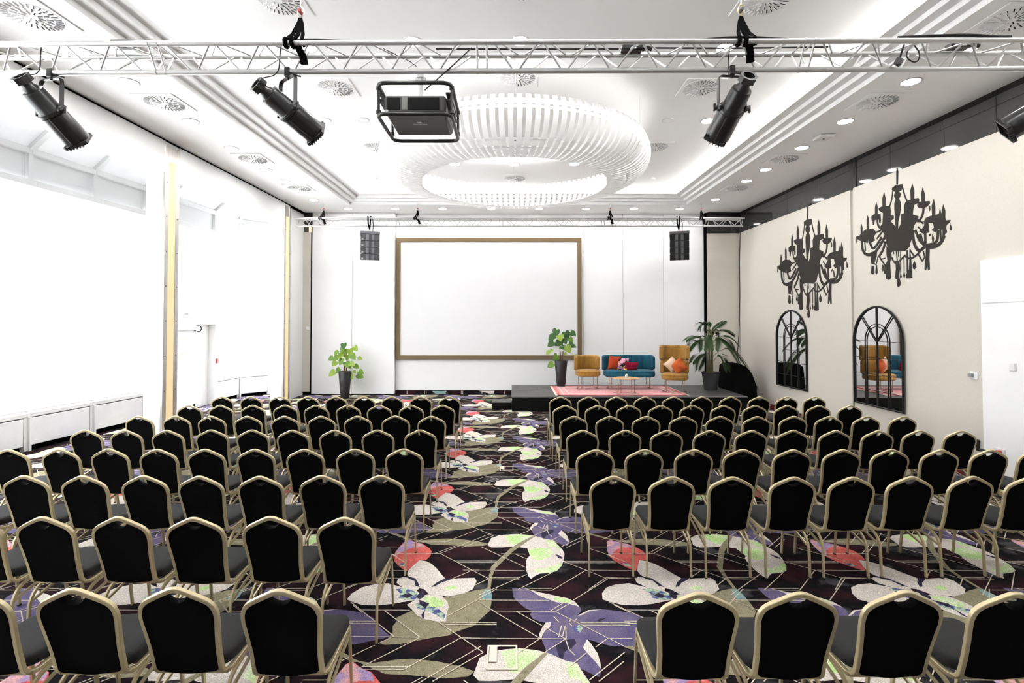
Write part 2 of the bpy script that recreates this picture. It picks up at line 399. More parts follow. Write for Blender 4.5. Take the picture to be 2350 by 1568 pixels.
# ---- carpet: base + yarn pattern, repeated as a woven tile
TX, TY = 2.11, 1.92
def pa(*q): return [(lambda w: (w.x, w.y))(onz(780 + x / 4.042, 1180 + y / 4.042, 0)) for x, y in q]
def pb(*q): return [(lambda w: (w.x, w.y))(onz(1100 + x / 4.042, 1180 + y / 4.042, 0)) for x, y in q]
SHAPES = [
 ('carpet_khaki', pa((1400, 690), (1370, 690), (1250, 710), (1130, 740), (1000, 765), (900, 800), (700, 880), (650, 905), (520, 965), (525, 1000), (490, 1040), (490, 1100), (440, 1160), (370, 1205), (420, 1215), (560, 1205), (700, 1180), (850, 1150), (1000, 1130), (1100, 1085), (1240, 1040), (1310, 970), (1390, 900), (1405, 830), (1410, 760))),
 ('carpet_khaki', pa((640, 230), (760, 245), (900, 232), (1000, 228), (1150, 238), (1280, 255), (1375, 275), (1340, 295), (1200, 302), (1000, 290), (850, 285), (760, 262))),
 ('carpet_khaki', pa((330, 122), (500, 172), (650, 228), (700, 240), (640, 240), (490, 190), (330, 136))),
 ('carpet_blue', pa((1310, 765), (1345, 705), (1400, 700), (1410, 760), (1405, 800), (1360, 780), (1330, 800))),
 ('carpet_purple', pb((305, 690), (430, 690), (640, 775), (820, 785), (935, 870), (945, 900), (910, 945), (1010, 895), (1140, 885), (1290, 900), (1411, 920), (1545, 965), (1601, 1005), (1720, 1070), (1867, 1140), (1771, 1165), (1629, 1205), (1480, 1225), (1340, 1228), (1240, 1230), (1120, 1200), (1010, 1165), (960, 1240), (1060, 1330), (1120, 1430), (1130, 1480), (1110, 1515), (1050, 1490), (960, 1445), (820, 1430), (720, 1390), (640, 1320), (600, 1220), (580, 1170), (600, 1090), (640, 1050), (620, 1010), (560, 1000), (490, 970), (470, 930), (495, 905), (420, 870), (340, 800), (315, 770))),
 ('carpet_cream', pb((400, 685), (560, 728), (700, 758), (820, 783), (890, 818), (932, 866), (900, 852), (820, 832), (720, 822), (640, 792), (560, 762), (480, 712))),
 ('carpet_green', pb((700, 770), (820, 790), (870, 815), (820, 825), (730, 815), (690, 795))),
 ('carpet_cream', pb((910, 946), (1010, 893), (1140, 885), (1015, 906), (945, 942))),
 ('carpet_cream', pb((615, 1010), (665, 1005), (655, 1050), (612, 1082), (588, 1122), (572, 1172), (555, 1120), (575, 1070))),
 ('carpet_cream', pb((960, 1240), (1000, 1165), (1040, 1210), (1100, 1300), (1125, 1390), (1128, 1440), (1080, 1378), (1000, 1290))),
 ('carpet_ink', pb((710, 1200), (800, 1170), (880, 1160), (900, 1200), (850, 1250), (790, 1280), (770, 1370), (740, 1330), (720, 1270))),
 ('carpet_ink', pb((1110, 975), (1180, 965), (1120, 1000), (1090, 995))),
 ('carpet_splash', pb((860, 1050), (930, 1030), (960, 1060), (930, 1110), (880, 1090))),
 ('carpet_cream', pb((75, 290), (110, 225), (180, 200), (260, 192), (350, 187), (450, 195), (515, 205), (620, 235), (690, 245), (720, 280), (770, 330), (790, 370), (785, 420), (765, 480), (720, 530), (650, 548), (560, 555), (510, 580), (480, 603), (455, 580), (435, 520), (432, 450), (445, 410), (470, 390), (445, 320), (330, 305), (200, 312), (110, 312))),
 ('carpet_green', pb((235, 200), (350, 189), (450, 197), (480, 210), (400, 250), (330, 285), (290, 280), (255, 240))),
 ('carpet_green', pb((450, 330), (560, 320), (660, 325), (690, 360), (660, 400), (560, 430), (500, 420), (470, 390))),
 ('carpet_green', pb((495, 520), (600, 505), (700, 480), (760, 455), (757, 488), (718, 528), (650, 546), (560, 552))),
 ('carpet_green', pb((620, 240), (690, 250), (720, 290), (760, 330), (700, 310), (640, 300))),
 ('carpet_ink', pb((705, 375), (740, 385), (772, 405), (770, 420), (735, 412))),
 ('carpet_khaki', pb((500, 205), (380, 262), (280, 328), (195, 408), (110, 490), (90, 570), (75, 690), (105, 690), (120, 580), (147, 510), (228, 430), (312, 350), (412, 280), (520, 208))),
 ('carpet_cream', pa((65, 795), (110, 740), (200, 685), (320, 655), (450, 645), (600, 690), (720, 720), (760, 760), (700, 800), (610, 815), (500, 835), (350, 850), (200, 845), (120, 820))),
 ('carpet_cream', pa((525, 640), (540, 605), (590, 585), (660, 600), (710, 625), (740, 690), (700, 730), (600, 700))),
 ('carpet_cream', pa((760, 760), (850, 745), (950, 765), (1000, 820), (1010, 870), (990, 930), (985, 1000), (900, 1000), (780, 980), (710, 940), (680, 900), (620, 845), (700, 800))),
 ('carpet_red', pa((495, 400), (520, 350), (560, 300), (610, 250), (650, 240), (700, 262), (770, 280), (830, 320), (852, 350), (840, 390), (800, 430), (740, 430), (680, 480), (620, 530), (590, 520), (540, 480), (505, 440))),
 ('carpet_pink', pa((560, 300), (610, 252), (650, 242), (700, 264), (770, 282), (792, 312), (700, 312), (620, 332), (545, 372), (500, 398), (518, 352))),
 ('carpet_splash', pa((540, 455), (600, 460), (620, 490), (560, 485))),
 ('carpet_cream', pa((625, 570), (630, 530), (670, 490), (740, 430), (800, 440), (850, 465), (900, 510), (940, 560), (975, 600), (900, 640), (850, 680), (780, 700), (730, 690), (710, 620), (660, 600))),
 ('carpet_cream', pa((850, 680), (920, 640), (1000, 610), (1100, 600), (1250, 595), (1268, 625), (1235, 700), (1150, 740), (1000, 770), (900, 755), (820, 740), (780, 700))),
 ('carpet_splash', pa((520, 700), (600, 690), (690, 720), (740, 760), (690, 800), (600, 800), (540, 780), (560, 740))),
 ('carpet_splash', pa((700, 830), (820, 830), (900, 870), (980, 940), (960, 990), (900, 940), (800, 900), (720, 880))),
 ('carpet_green', pa((770, 765), (880, 770), (975, 820), (955, 860), (860, 870), (790, 830))),
 ('carpet_green', pa((960, 690), (1050, 665), (1095, 690), (1000, 716))),
 ('carpet_ink', pa((620, 580), (700, 600), (725, 640), (742, 682), (702, 672), (690, 622), (640, 605))),
 ('carpet_ink', pa((845, 682), (900, 638), (975, 600), (1060, 600), (940, 641), (880, 676))),
 ('carpet_ink', pa((710, 770), (760, 710), (790, 718), (780, 770), (738, 800))),
 ('carpet_ink', pa((735, 800), (830, 835), (790, 880), (740, 840))),
 ('carpet_ink', pa((755, 940), (790, 890), (780, 975), (765, 970))),
 ('carpet_ink', pa((570, 760), (640, 735), (680, 760), (620, 785))),
]
LA = [((100, 820), (500, 1140)), ((500, 1140), (0, 1375)), ((405, 895), (745, 1150)), ((745, 1150), (170, 1440)), ((80, 1140), (750, 1150)), ((910, 1005), (1330, 1290)), ((1120, 1155), (590, 1450)), ((590, 1450), (150, 1445)), ((630, 1420), (210, 1420)), ((1330, 1290), (860, 1560)), ((180, 895), (650, 897)), ((80, 1000), (330, 1000)), ((80, 1020), (350, 1020)), ((960, 1010), (1455, 1015)), ((975, 1030), (1455, 1032)), ((1120, 1155), (1455, 1160)), ((1455, 700), (980, 960)), ((1255, 800), (1455, 920)), ((20, 705), (280, 595)), ((280, 595), (560, 600)), ((930, 370), (1380, 605)), ((1380, 605), (1240, 670)), ((1220, 530), (1030, 610)), ((930, 370), (1410, 180)), ((880, 370), (1070, 300)), ((1070, 440), (1455, 440)), ((1090, 455), (1455, 455)), ((1140, 525), (1455, 525)), ((460, 365), (600, 450)), ((530, 370), (930, 370))]
LB = [((735, 1150), (762, 1040)), ((772, 1140), (795, 1042)), ((805, 1160), (802, 1062)), ((740, 1010), (690, 955)), ((830, 1010), (850, 985)), ((880, 1005), (905, 975)), ((860, 1045), (835, 1020)), ((800, 1165), (830, 1260)), ((830, 1260), (885, 1315)), ((135, 905), (705, 910)), ((0, 1160), (800, 1163)), ((0, 803), (650, 806)), ((150, 710), (680, 712)), ((430, 695), (680, 695)), ((100, 605), (370, 610)), ((100, 595), (370, 597)), ((0, 525), (420, 530)), ((780, 443), (1250, 443)), ((780, 457), (1270, 457)), ((200, 372), (430, 377)), ((130, 905), (565, 1160)), ((345, 910), (800, 1163)), ((565, 1160), (370, 1290)), ((800, 1165), (550, 1325)), ((0, 825), (130, 905)), ((705, 910), (1340, 1230)), ((650, 910), (780, 830)), ((705, 910), (830, 840)), ((990, 525), (1190, 608)), ((1190, 608), (870, 805)), ((990, 525), (680, 710)), ((770, 440), (990, 525)), ((0, 755), (440, 565)), ((350, 710), (680, 545)), ((20, 310), (420, 495)), ((330, 375), (440, 420)), ((755, 310), (980, 205)), ((1010, 310), (1200, 310)), ((1010, 525), (1440, 530)), ((1190, 600), (1440, 600)), ((940, 1015), (1400, 1015)), ((960, 1037), (1400, 1037)), ((1190, 1160), (1420, 1160)), ((830, 1425), (1000, 1290)), ((1080, 1240), (1190, 1160)), ((1110, 1560), (1340, 1375)), ((1250, 850), (1400, 920)), ((1010, 320), (1250, 400))]
def clip(poly, x0, x1, y0, y1):
    for ax, lim, sg in ((0, x0, 1), (0, x1, -1), (1, y0, 1), (1, y1, -1)):
        out = []
        for i in range(len(poly)):
            a, b = poly[i - 1], poly[i]
            ia, ib = (a[ax] - lim) * sg >= 0, (b[ax] - lim) * sg >= 0
            if ia != ib:
                t = (lim - a[ax]) / (b[ax] - a[ax])
                out.append((a[0] + t * (b[0] - a[0]), a[1] + t * (b[1] - a[1])))
            if ib: out.append(b)
        poly = out
        if len(poly) < 3: return []
    return poly
fm = ['carpet_dark', 'carpet_khaki', 'carpet_blue', 'carpet_purple', 'carpet_cream', 'carpet_green', 'carpet_red', 'carpet_pink', 'carpet_ink', 'carpet_splash', 'carpet_line', 'carpet_crimson']
fb = MB()
fb.box((-8.75, -3.5, -.1), (7.4, 16.7, 0))
CL = (-8.3, 6.72, 1.0, 15.88)
lines = []
for q, f in ((LA, pa), (LB, pb)):
    for a, b in q:
        (x0, y0), (x1, y1) = f(a, b)
        d = Vector((x1 - x0, y1 - y0)).normalized() * .0037
        lines.append([(x0 - d.y, y0 + d.x), (x0 + d.y, y0 - d.x), (x1 + d.y, y1 - d.x), (x1 - d.y, y1 + d.x)])
for i in range(-4, 4):
    for j in range(-2, 7):
        dx, dy = i * TX, j * TY
        for k, (m, p) in enumerate(SHAPES):
            q = clip([(x + dx, y + dy) for x, y in p], *CL)
            if q: fb.add([(x, y, .0008 + .00008 * k) for x, y in q], [tuple(range(len(q)))], fm.index(m))
        for k, p in enumerate(lines):
            q = clip([(x + dx, y + dy) for x, y in p], *CL)
            if q: fb.add([(x, y, .0045) for x, y in q], [tuple(range(len(q)))], 10)
fb.add([(6.72, 1, .004), (7.1, 1, .004), (7.1, 15.9, .004), (6.72, 15.9, .004)], [(0, 1, 2, 3)], 11)
floor = struct(fb, 'floor', fm)

# ---- ceiling
HX0, HX1, HY0, HY1 = -4.75, 5.1, 3.4, 14.84  # unseen near tray edge set forward so its cove strip brightens the ceiling
c = MB()
c.box((XL - .35, -3.6, CZ), (HX0, 16.4, CZ + .06)); c.box((HX1, -3.6, CZ), (7.5, 16.4, CZ + .06))
c.box((HX0, -3.6, CZ), (HX1, HY0, CZ + .06)); c.box((HX0, HY1, CZ), (HX1, 16.4, CZ + .06))
ceil = struct(c, 'ceiling', 'ceiling_white')
c = MB(); c.box((HX0 - .6, HY0 - .6, UZ), (HX1 + .6, HY1 + .6, UZ + .1))
struct(c, 'ceiling', 'ceiling_white')
def rectring(mb, prof, mi=0):
    n = len(prof); vs = []
    for (d, z) in prof:
        vs += [(HX0 + d, HY0 + d, z), (HX1 - d, HY0 + d, z), (HX1 - d, HY1 - d, z), (HX0 + d, HY1 - d, z)]
    fs = []
    for i in range(n - 1):
        for j in range(4):
            fs.append((i * 4 + j, i * 4 + (j + 1) % 4, (i + 1) * 4 + (j + 1) % 4, (i + 1) * 4 + j))
    mb.add(vs, fs, mi)
steps = [(.003, CZ), (.003, 5.775), (.13, 5.775), (.13, 5.845), (.26, 5.845), (.26, 5.915), (.42, 5.915), (.42, 5.965), (.40, 5.965), (.40, 5.935), (-.28, 5.935), (-.28, UZ)]
s_ = MB(); rectring(s_, steps[6:]); cor = struct(s_, 'trim_2', 'ceiling_white')
for k in range(3):
    s_ = MB(); rectring(s_, steps[k * 2:k * 2 + 3]); struct(s_, 'cornice_step', 'ceiling_white', cor)
s_ = MB(); rectring(s_, [(-.12, 5.945), (-.12, 5.955), (-.2, 5.955), (-.2, 5.945)])
tag(s_.build('cove_light_strip', 'cove_led', None, False), 'hidden white light strip glowing in the raised ceiling cove', 'cove light')

# ---- back wall
w = MB(); w.box((-6.65, 16.2, 0), (7.5, 16.4, CZ))
wb = struct(w, 'wall_back', 'white_wall')
def wpanel(x0, x1, y, z0=.03, z1=CZ, m='white_wall', name='wall_panel'):
    p = MB(); p.bbox((x0 + .004, y, z0), (x1 - .004, 16.2, z1), .006); return struct(p, name, m, wb)
wpanel(-6.25, -4.99, 15.9); wpanel(-4.99, -3.67, 15.9)
wpanel(-3.67, 2.24, 16.1, .12, CZ)
wpanel(2.24, 3.51, 16.09); wpanel(3.51, 4.79, 16.09); wpanel(4.79, 6.07, 16.09)
p = MB(); p.box((6.07, 15.96, 0), (6.11, 16.2, CZ)); struct(p, 'shadow_gap', 'black_gap', wb)
wpanel(6.11, 7.2, 15.93, 0, 5.05, 'beige_fabric', 'beige_panel')
wpanel(-6.62, -6.29, 15.9, .1, 5.08, 'beige_fabric', 'beige_panel')
p = MB(); p.box((-6.29, 15.93, 0), (-6.25, 16.2, CZ)); p.box((-6.6, 15.97, 0), (-6.29, 16.2, .1)); struct(p, 'shadow_gap', 'black_gap', wb)
# smoked glazing above the beige panels
p = MB(); p.box((6.125, 15.98, 5.05), (7.2, 16.2, 5.66)); struct(p, 'glass_pane', 'smoked_glass', wb)
p = MB(); p.box((6.125, 15.88, 5.64), (7.2, 16.2, CZ)); p.box((6.125, 15.875, 5.05), (6.17, 15.9, 5.66)); p.box((6.125, 15.875, 5.05), (7.2, 15.9, 5.075)); struct(p, 'glazing_frame', 'black_paint', wb)
p = MB(); p.box((-6.62, 15.95, 5.08), (-6.25, 16.2, 5.7)); struct(p, 'glass_pane', 'smoked_glass', wb)
p = MB(); p.box((-6.62, 15.93, 5.66), (-6.25, 16.2, CZ)); p.box((-6.62, 15.93, 5.08), (-6.585, 15.96, 5.66)); p.box((-6.285, 15.93, 5.08), (-6.25, 15.96, 5.66)); struct(p, 'glazing_frame', 'black_paint', wb)
p = MB(); p.box((-6.37, 15.935, 5.09), (-6.29, 15.95, 5.3)); struct(p, 'gold_strip', 'gold_strip', wb)
# carpet upstand under the screen
t = MB(); t.box((-3.66, 16.05, 0), (2.2, 16.11, .115))
tr = struct(t, 'trim_1', 'carpet_dark')
t = MB()
for x in (-3.3, -2.75, -2.7, -2.1, -1.6, -1.55, -.95, -.6, -.25):
    t.box((x, 16.044, .005), (x + .014, 16.052, .11))
struct(t, 'woven_lines', 'carpet_line', tr)['kind'] = 'stuff'
t = MB(); t.prism([(-1.05, .11), (-.55, .11), (-.58, .03), (-.7, .02), (-.85, .06)], lambda q: (q[0], 16.043, q[1]), lambda q: (q[0], 16.05, q[1])); struct(t, 'woven_petal', 'carpet_cream', tr)
t = MB(); t.prism([(-2.5, .1), (-2.05, .1), (-2.1, .02), (-2.4, .02)], lambda q: (q[0], 16.043, q[1]), lambda q: (q[0], 16.05, q[1])); struct(t, 'woven_petal', 'carpet_blue', tr)

# ---- right wall
w = MB(); w.box((XG, -3.6, 0), (7.5, 16.3, CZ)); wr = struct(w, 'wall_right', 'black_paint')
p = MB(); p.bbox((XB, 10.66, .02), (XG, 15.86, 5.05), .004); struct(p, 'beige_panel', 'beige_fabric', wr)
p = MB(); p.bbox((XB - .045, -3.5, .02), (XG, 10.50, 5.05), .004); struct(p, 'beige_panel', 'beige_fabric', wr)
p = MB(); p.box((XB + .045, 10.49, .02), (XG, 10.67, 5.05)); struct(p, 'beige_joint', 'beige_fabric', wr)
ys = [15.85, 14.6, 13.15, 11.75, 10.68, None, 10.5, 9.55, 8.35, 7.45, 6.2, 4.8, 3.4, 1.5, -.5, -3.5]
for a, b in zip(ys[:-1], ys[1:]):
    if a is None or b is None: continue
    for z0, z1 in ((5.05, 5.47), (5.475, 5.62)):
        p = MB(); p.box((XG - .03, b + .004, z0), (XG + .01, a - .004, z1)); struct(p, 'glass_pane', 'smoked_glass', wr)
p = MB(); p.box((XG - .045, 10.5, 5.05), (XG, 10.68, CZ)); struct(p, 'glazing_post', 'black_paint', wr)
p = MB(); p.box((XG - .04, -3.5, 5.625), (XG, 15.9, CZ)); struct(p, 'glazing_head', 'black_paint', wr)
# white door portal set in the right wall
d = MB(); d.bbox((6.97, 4.6, 0), (XB - .04, 7.58, 3.2), .006); dr = struct(d, 'door_1', 'white_panel')
d = MB(); d.bbox((6.955, 4.7, .01), (6.972, 7.5, 2.55), .004); struct(d, 'door_leaf', 'white_panel', dr)
d = MB(); d.bbox((6.955, 4.6, 2.565), (6.972, 7.55, 3.17), .004); struct(d, 'overpanel', 'white_panel', dr)

# ---- rear wall (behind the camera) and left wall above the bay openings
w = MB(); w.box((-9, -3.7, 0), (7.5, -3.5, 7.4)); struct(w, 'wall_rear', 'white_wall')
w = MB()
w.box((-9, -3.5, 0), (XL, -.4, 7.3))
HZ = 5.07
for y0, y1 in ((-.4, 4.5), (4.91, 9.43), (9.84, 14.4)):
    w.box((XL - .3, y0, HZ), (XL, y1, 5.655))
w.box((XL - .3, 14.82, 0), (XL - .08, 16.3, 5.66))
w.box((XL - .31, -.4, 5.665), (XL - .2, 16.6, 7.3))  # unseen upper extension added to keep sky light from leaking in
wl = struct(w, 'wall_left', 'left_wall_paint')
w = MB(); w.box((XL - .25, -3.5, 5.64), (XL - .03, 16.0, CZ)); struct(w, 'shadow_gap', 'black_gap', wl)
def column(y0, y1, label):
    t = thing('light_column', label, 'column', (XL, (y0 + y1) / 2, 0), 'lit columns between the bays')
    o = t.location
    m = MB(); m.bbox((XL - .36, y0 + .005, 0), (XL - .02, y1 - .005, HZ + .003), .006); m.bbox((XL - .3, y0 + .005, HZ), (XL - .02, y1 - .005, 5.66), .004); m.build('pier', 'white_panel', t, True, o)
    for a, b in ((y0, y0 + .10), (y1 - .11, y1)):
        m = MB(); m.bbox((XL - .045, a, 0), (XL + .004, b, 5.6), .004)
        k = m.build('steel_edge', 'steel', t, True, o)
        for z in [.35 + .65 * q for q in range(8)]:
            e = MB(); e.lathe([(.011, 0), (.011, .006), (0, .008)], 10, 0, Matrix.Translation((XL + .003, (a + b) / 2, z)) @ Matrix.Rotation(pi / 2, 4, 'Y')); e.build('bolt', 'black_metal', k, True, o)
    m = MB(); m.bbox((XL - .03, y0 + .10, .05), (XL + .001, y1 - .11, 5.3), .004); m.build('light_diffuser', 'warm_diffuser', t, True, o)
    m = MB(); m.box((XL - .03, y0 + .10, 5.3), (XL, y1 - .11, 5.6)); m.build('head_plate', 'steel', t, True, o)
column(9.43, 9.84, 'nearest tall white column with glowing amber light strip and steel edges')
column(14.40, 14.82, 'far white column with glowing amber light strip near back wall')
# ---- glazed bay
BP = [(-8.75, -.4), (-8.75, 2.0), (-8.72, 4.2), (-8.70, 6.2), (-8.66, 7.8), (-8.6, 9.02), (-8.5, 10.3), (-8.40, 11.62), (-8.37, 12.42), (-8.32, 14.2), (-8.27, 15.43), (-7.65, 16.07), (-6.8, 16.55)]
CURT = {4: 'sheer white curtain at left picture edge, nearest bay window', 5: 'sheer white curtain second from picture edge in near bay', 6: 'sheer white curtain just before the nearest lit column', 7: 'narrow sheer white curtain hidden behind nearest lit column', 8: 'short sheer white curtain above the glass exit door', 9: 'sheer white curtain right of the glass exit door', 10: 'sheer white curtain on angled far corner of the bay', 11: 'sheer white curtain at far end of bay beside far column'}
CONV = {4: 'white radiator cover under nearest curtain at picture edge', 5: 'white radiator cover second from picture edge under near bay', 6: 'white radiator cover just before nearest lit column', 9: 'white radiator cover right of the glass exit door', 10: 'white radiator cover under angled far corner window'}
for i in range(len(BP) - 1):
    P, Q = Vector((*BP[i], 0)), Vector((*BP[i + 1], 0))
    d = (Q - P); L = d.length; d.normalize(); n = Vector((d.y, -d.x, 0))
    M = Matrix(((d.x, n.x, 0, P.x), (d.y, n.y, 0, P.y), (0, 0, 1, 0), (0, 0, 0, 1)))
    door = i == 8
    w = MB()
    w.bbox((-.045, -.1, 0), (.045, .05, 5.36), .006, 0, M)
    if not door: w.box((0, -.12, 0), (L, -.02, .62), 0, M); w.bbox((0, -.12, .60), (L, .06, .67), .006, 0, M)
    wn = struct(w, 'window_%d' % (i + 1), 'bay_panel', smooth=True)
    for zt in ([1.9, 3.3] if not door else [3.3]):
        w = MB(); w.box((.04, -.08, zt), (L - .04, -.05, zt + .05), 0, M); struct(w, 'transom', 'bay_panel', wn)
    w = MB(); w.box((L / 2 - .02, -.08, 2.5 if door else .66), (L / 2 + .02, -.05, 4.7), 0, M); struct(w, 'mullion', 'bay_panel', wn)
    w = MB(); w.bbox((0, .02, 4.67), (L, .17, 4.785), .006, 0, M); struct(w, 'pelmet', 'bay_panel', wn)
    w = MB(); w.box((.05, -.04, 4.78), (L - .05, -.02, 5.3), 0, M); struct(w, 'clerestory_panel', 'bay_panel', wn)
    w = MB(); w.bbox((0, -.06, 5.27), (L, .07, 5.38), .012, 0, M); struct(w, 'eave_beam', 'bay_panel', wn, True)
    dep = 2.3 if i < 10 else 1.6
    w = MB()
    za, zb = 5.38, 5.38 + dep * .84
    w.add([M @ Vector(q) for q in ((.03, 0, za), (L - .03, 0, za), (L - .03, dep, zb), (.03, dep, zb))], [(0, 1, 2, 3)])
    struct(w, 'roof_panel', 'roof_blind', wn)
    w = MB(); w.sweep([M @ Vector((0, -.02, za - .03)), M @ Vector((0, dep, zb - .03))], [(-.05, -.06), (.05, -.06), (.05, .05), (-.05, .05)]); struct(w, 'rafter', 'bay_panel', wn)
    # curtain: softly waved cloth with a hem bar
    z0 = 2.55 if door else .72
    m = MB(); nu = max(8, int(L / .05))
    u0, u1 = .03, L - .03
    vs, fs = [], []
    for a in range(nu + 1):
        u = u0 + (u1 - u0) * a / nu
        wv = .010 * sin(a * 1.1 + i) + .006 * sin(a * 2.7)
        for b, z in enumerate((z0, 1.8 if not door else 3.2, 3.2 if not door else 4.0, 4.72)):
            vs.append(M @ Vector((u, .085 + wv * (1.3 - b * .3), z)))
    for a in range(nu):
        for b in range(3):
            fs.append((a * 4 + b, a * 4 + 4 + b, a * 4 + 5 + b, a * 4 + 1 + b))
    m.add(vs, fs)
    base = M @ Vector((L / 2, .085, z0))
    lab = CURT.get(i, 'sheer white curtain on window beside the camera, section %s' % NUM[i + 1])
    t = thing('sheer_curtain', lab, 'curtain', base, 'sheer bay curtains')
    m.build('cloth', 'curtain', t, True, base)
    m = MB(); m.tube([M @ Vector((u0, .085, z0)), M @ Vector((u1, .085, z0))], .014); m.build('hem_bar', 'label_white', t, True, base)
    if i in CONV:
        base = M @ Vector((L / 2, .06, 0))
        t = thing('radiator_cover', CONV[i], 'radiator', base, 'radiator covers below the bay windows')
        m = MB(); m.bbox((.07, -.01, .10), (L - .07, .07, .58), .008, 0, M); m.build('cover_panel', 'convector_white', t, True, base)
        m = MB(); m.bbox((.015, -.01, 0), (.065, .09, .60), .006, 0, M); m.build('upright', 'bay_panel', t, True, base)
        m = MB(); m.box((.07, -.02, 0), (L - .07, .0, .10), 0, M); m.build('plinth_gap', 'black_gap', t, True, base)
# exit door in the bay
M = Matrix(((0, 1, 0, -8.34), (1, 0, 0, 12.45), (0, 0, 1, 0), (0, 0, 0, 1)))   # local: x along the wall (depth), y into the room
d = MB()
d.bbox((0, -.1, 2.21), (1.78, .16, 2.46), .006, 0, M); d.bbox((1.63, -.1, 0), (1.78, .16, 2.21), .006, 0, M); d.bbox((-.03, -.1, 0), (.06, .16, 2.21), .006, 0, M)
d.box((1.05, -.08, 0), (1.64, -.03, 2.21), 0, M)
dr = struct(d, 'door_2', 'white_panel', smooth=True)
d = MB()
for a, b in (((.06, -.07, 0), (.15, -.03, 2.1)), ((.97, -.07, 0), (1.06, -.03, 2.1)), ((.06, -.07, 2.02), (1.06, -.03, 2.1)), ((.06, -.07, 0), (1.06, -.03, .12))): d.bbox(a, b, .004, 0, M)
df = struct(d, 'door_leaf', 'white_panel', dr)
d = MB(); d.box((.14, -.055, .1), (.98, -.045, 2.03), 0, M); struct(d, 'glass_pane', 'clear_glass', df)
d = MB(); d.bbox((.1, -.02, .98), (1.02, .03, 1.05), .01, 0, M); struct(d, 'push_bar', 'steel', df)
d = MB(); d.bbox((.05, -.03, 2.07), (1.1, .05, 2.15), .005, 0, M); struct(d, 'door_closer', 'alu', dr)
d = MB(); d.tube([M @ Vector(q) for q in ((1.0, .05, 2.17), (1.1, .06, 2.17), (1.16, .06, 2.1), (1.12, .05, 2.03), (1.04, .02, 2.02))], .013, 6); struct(d, 'closer_hose', 'black_rubber', dr)
# things on the door surround
o = M @ Vector((.42, .1, 2.46)); t = thing('exit_sign', 'small green exit sign standing on top of door frame', 'sign', o)
m = MB(); m.bbox((-.03, -.09, 0), (.03, .09, .03), .004); m.build('sign_base', 'speaker_side', t)
m = MB(); m.bbox((-.008, -.085, .03), (.008, .085, .16), .002); m.build('sign_plate', 'label_white', t)
m = MB(); m.box((.0082, -.08, .035), (.011, .02, .155)); m.build('green_field', 'green_sign', t)
m = MB(); m.box((.011, -.05, .06), (.012, -.03, .13)); m.box((.011, -.03, .085), (.012, .0, .1)); m.build('running_symbol', 'label_white', t)
o = M @ Vector((1.78, .1, 1.30)); t = thing('door_notice', 'white notice with red box on right door post', 'notice', o)
m = MB(); m.box((-.12, .0, 0), (-.02, .012, .3)); m.build('paper', 'label_white', t, True).location = (.07, -.06, 0)
t2 = t
m = MB(); m.bbox((.06, -.13, -.17), (.10, -.05, -.04), .004); m.build('red_box', 'red_paint', t)

# outdoors beyond the glass door
g = MB(); g.box((-30, -5, -.25), (-8.8, 40, -.12)); struct(g, 'ground', 'outdoor_paving')
def hedge(name, label, c, r, n, seed):
    rnd = random.Random(seed); t = thing(name, label, 'tree', c)
    m = MB()
    for _ in range(n):
        v = Vector((rnd.gauss(0, 1), rnd.gauss(0, 1), rnd.gauss(0, 1))).normalized() * (rnd.random() ** .4)
        p = Vector((v.x * r[0], v.y * r[1], r[2] * 1.25 + v.z * r[2])); a = look((rnd.gauss(0, 1), rnd.gauss(0, 1), rnd.gauss(0, 1)))
        s = .08 + .08 * rnd.random()
        m.add([(-s, 0, 0), (0, -s * .5, .01), (s, 0, 0), (0, s * .5, .01)], [(0, 1, 2, 3)], 0, Matrix.Translation(p) @ a)
    m.build('foliage', 'outdoor_leaf', t)
    m = MB(); m.tube([(0, 0, 0), (.03, 0, r[2] * .6), (-.02, .02, r[2] * 1.3)], .07, 7); m.build('trunk', 'stem_brown', t)
hedge('garden_tree', 'pale leafy garden tree seen through the glass exit door', (-13.4, 20.3, -.12), (1.6, 1.6, 1.3), 1100, 3)

# ============================================================ CEILING FIXTURES
def make_vent():
    t = thing('air_diffuser', 'x', 'vent', (0, 0, 0), 'square ceiling air diffusers')
    m = MB(); m.bbox((-.314, -.314, -.014), (.314, .314, 0), .005); m.build('plate', 'ceiling_white', t)
    m = MB(); m.lathe([(.285, -.0145), (.285, -.017), (.0, -.017)], 40); m.build('face_disc', 'ceiling_white', t)
    m = MB(); v = MB()
    for k in range(30):
        for a, b in ((.055, .115), (.125, .185), (.198, .272)):
            if a < .1 and k % 3: continue
            if .1 < a < .19 and k % 2: continue
            R_ = Matrix.Rotation(2 * pi * k / 30 + (.05 if a > .19 else 0), 4, 'Z')
            m.add([(a, -.0055, -.0178), (b, -.0055, -.0178), (b, .0055, -.0178), (a, .0055, -.0178)], [(3, 2, 1, 0)], 0, R_)
            v.add([(a, .0068, -.0178), (b, .0068, -.0178), (b, .004, -.031), (a, .004, -.031)], [(0, 1, 2, 3)], 0, R_)
    o = m.build('air_slots', 'slot_dark', t, False); o['kind'] = 'stuff'
    o = v.build('air_vanes', 'label_white', t, False); o['kind'] = 'stuff'
    return t
VENT = [None]
def vent(x, y, z, label):
    if VENT[0] is None: VENT[0] = make_vent(); t = VENT[0]
    else: t = dup(VENT[0])
    t.location = (x, y, z); t['label'] = label
for k, (x, y) in enumerate(((-5.43, 12.95), (-5.42, 10.6), (-5.40, 7.86), (-5.33, 5.6))):
    vent(x, y, CZ, 'square swirl air diffuser in left ceiling strip, %s from back wall' % ORD[k + 1])
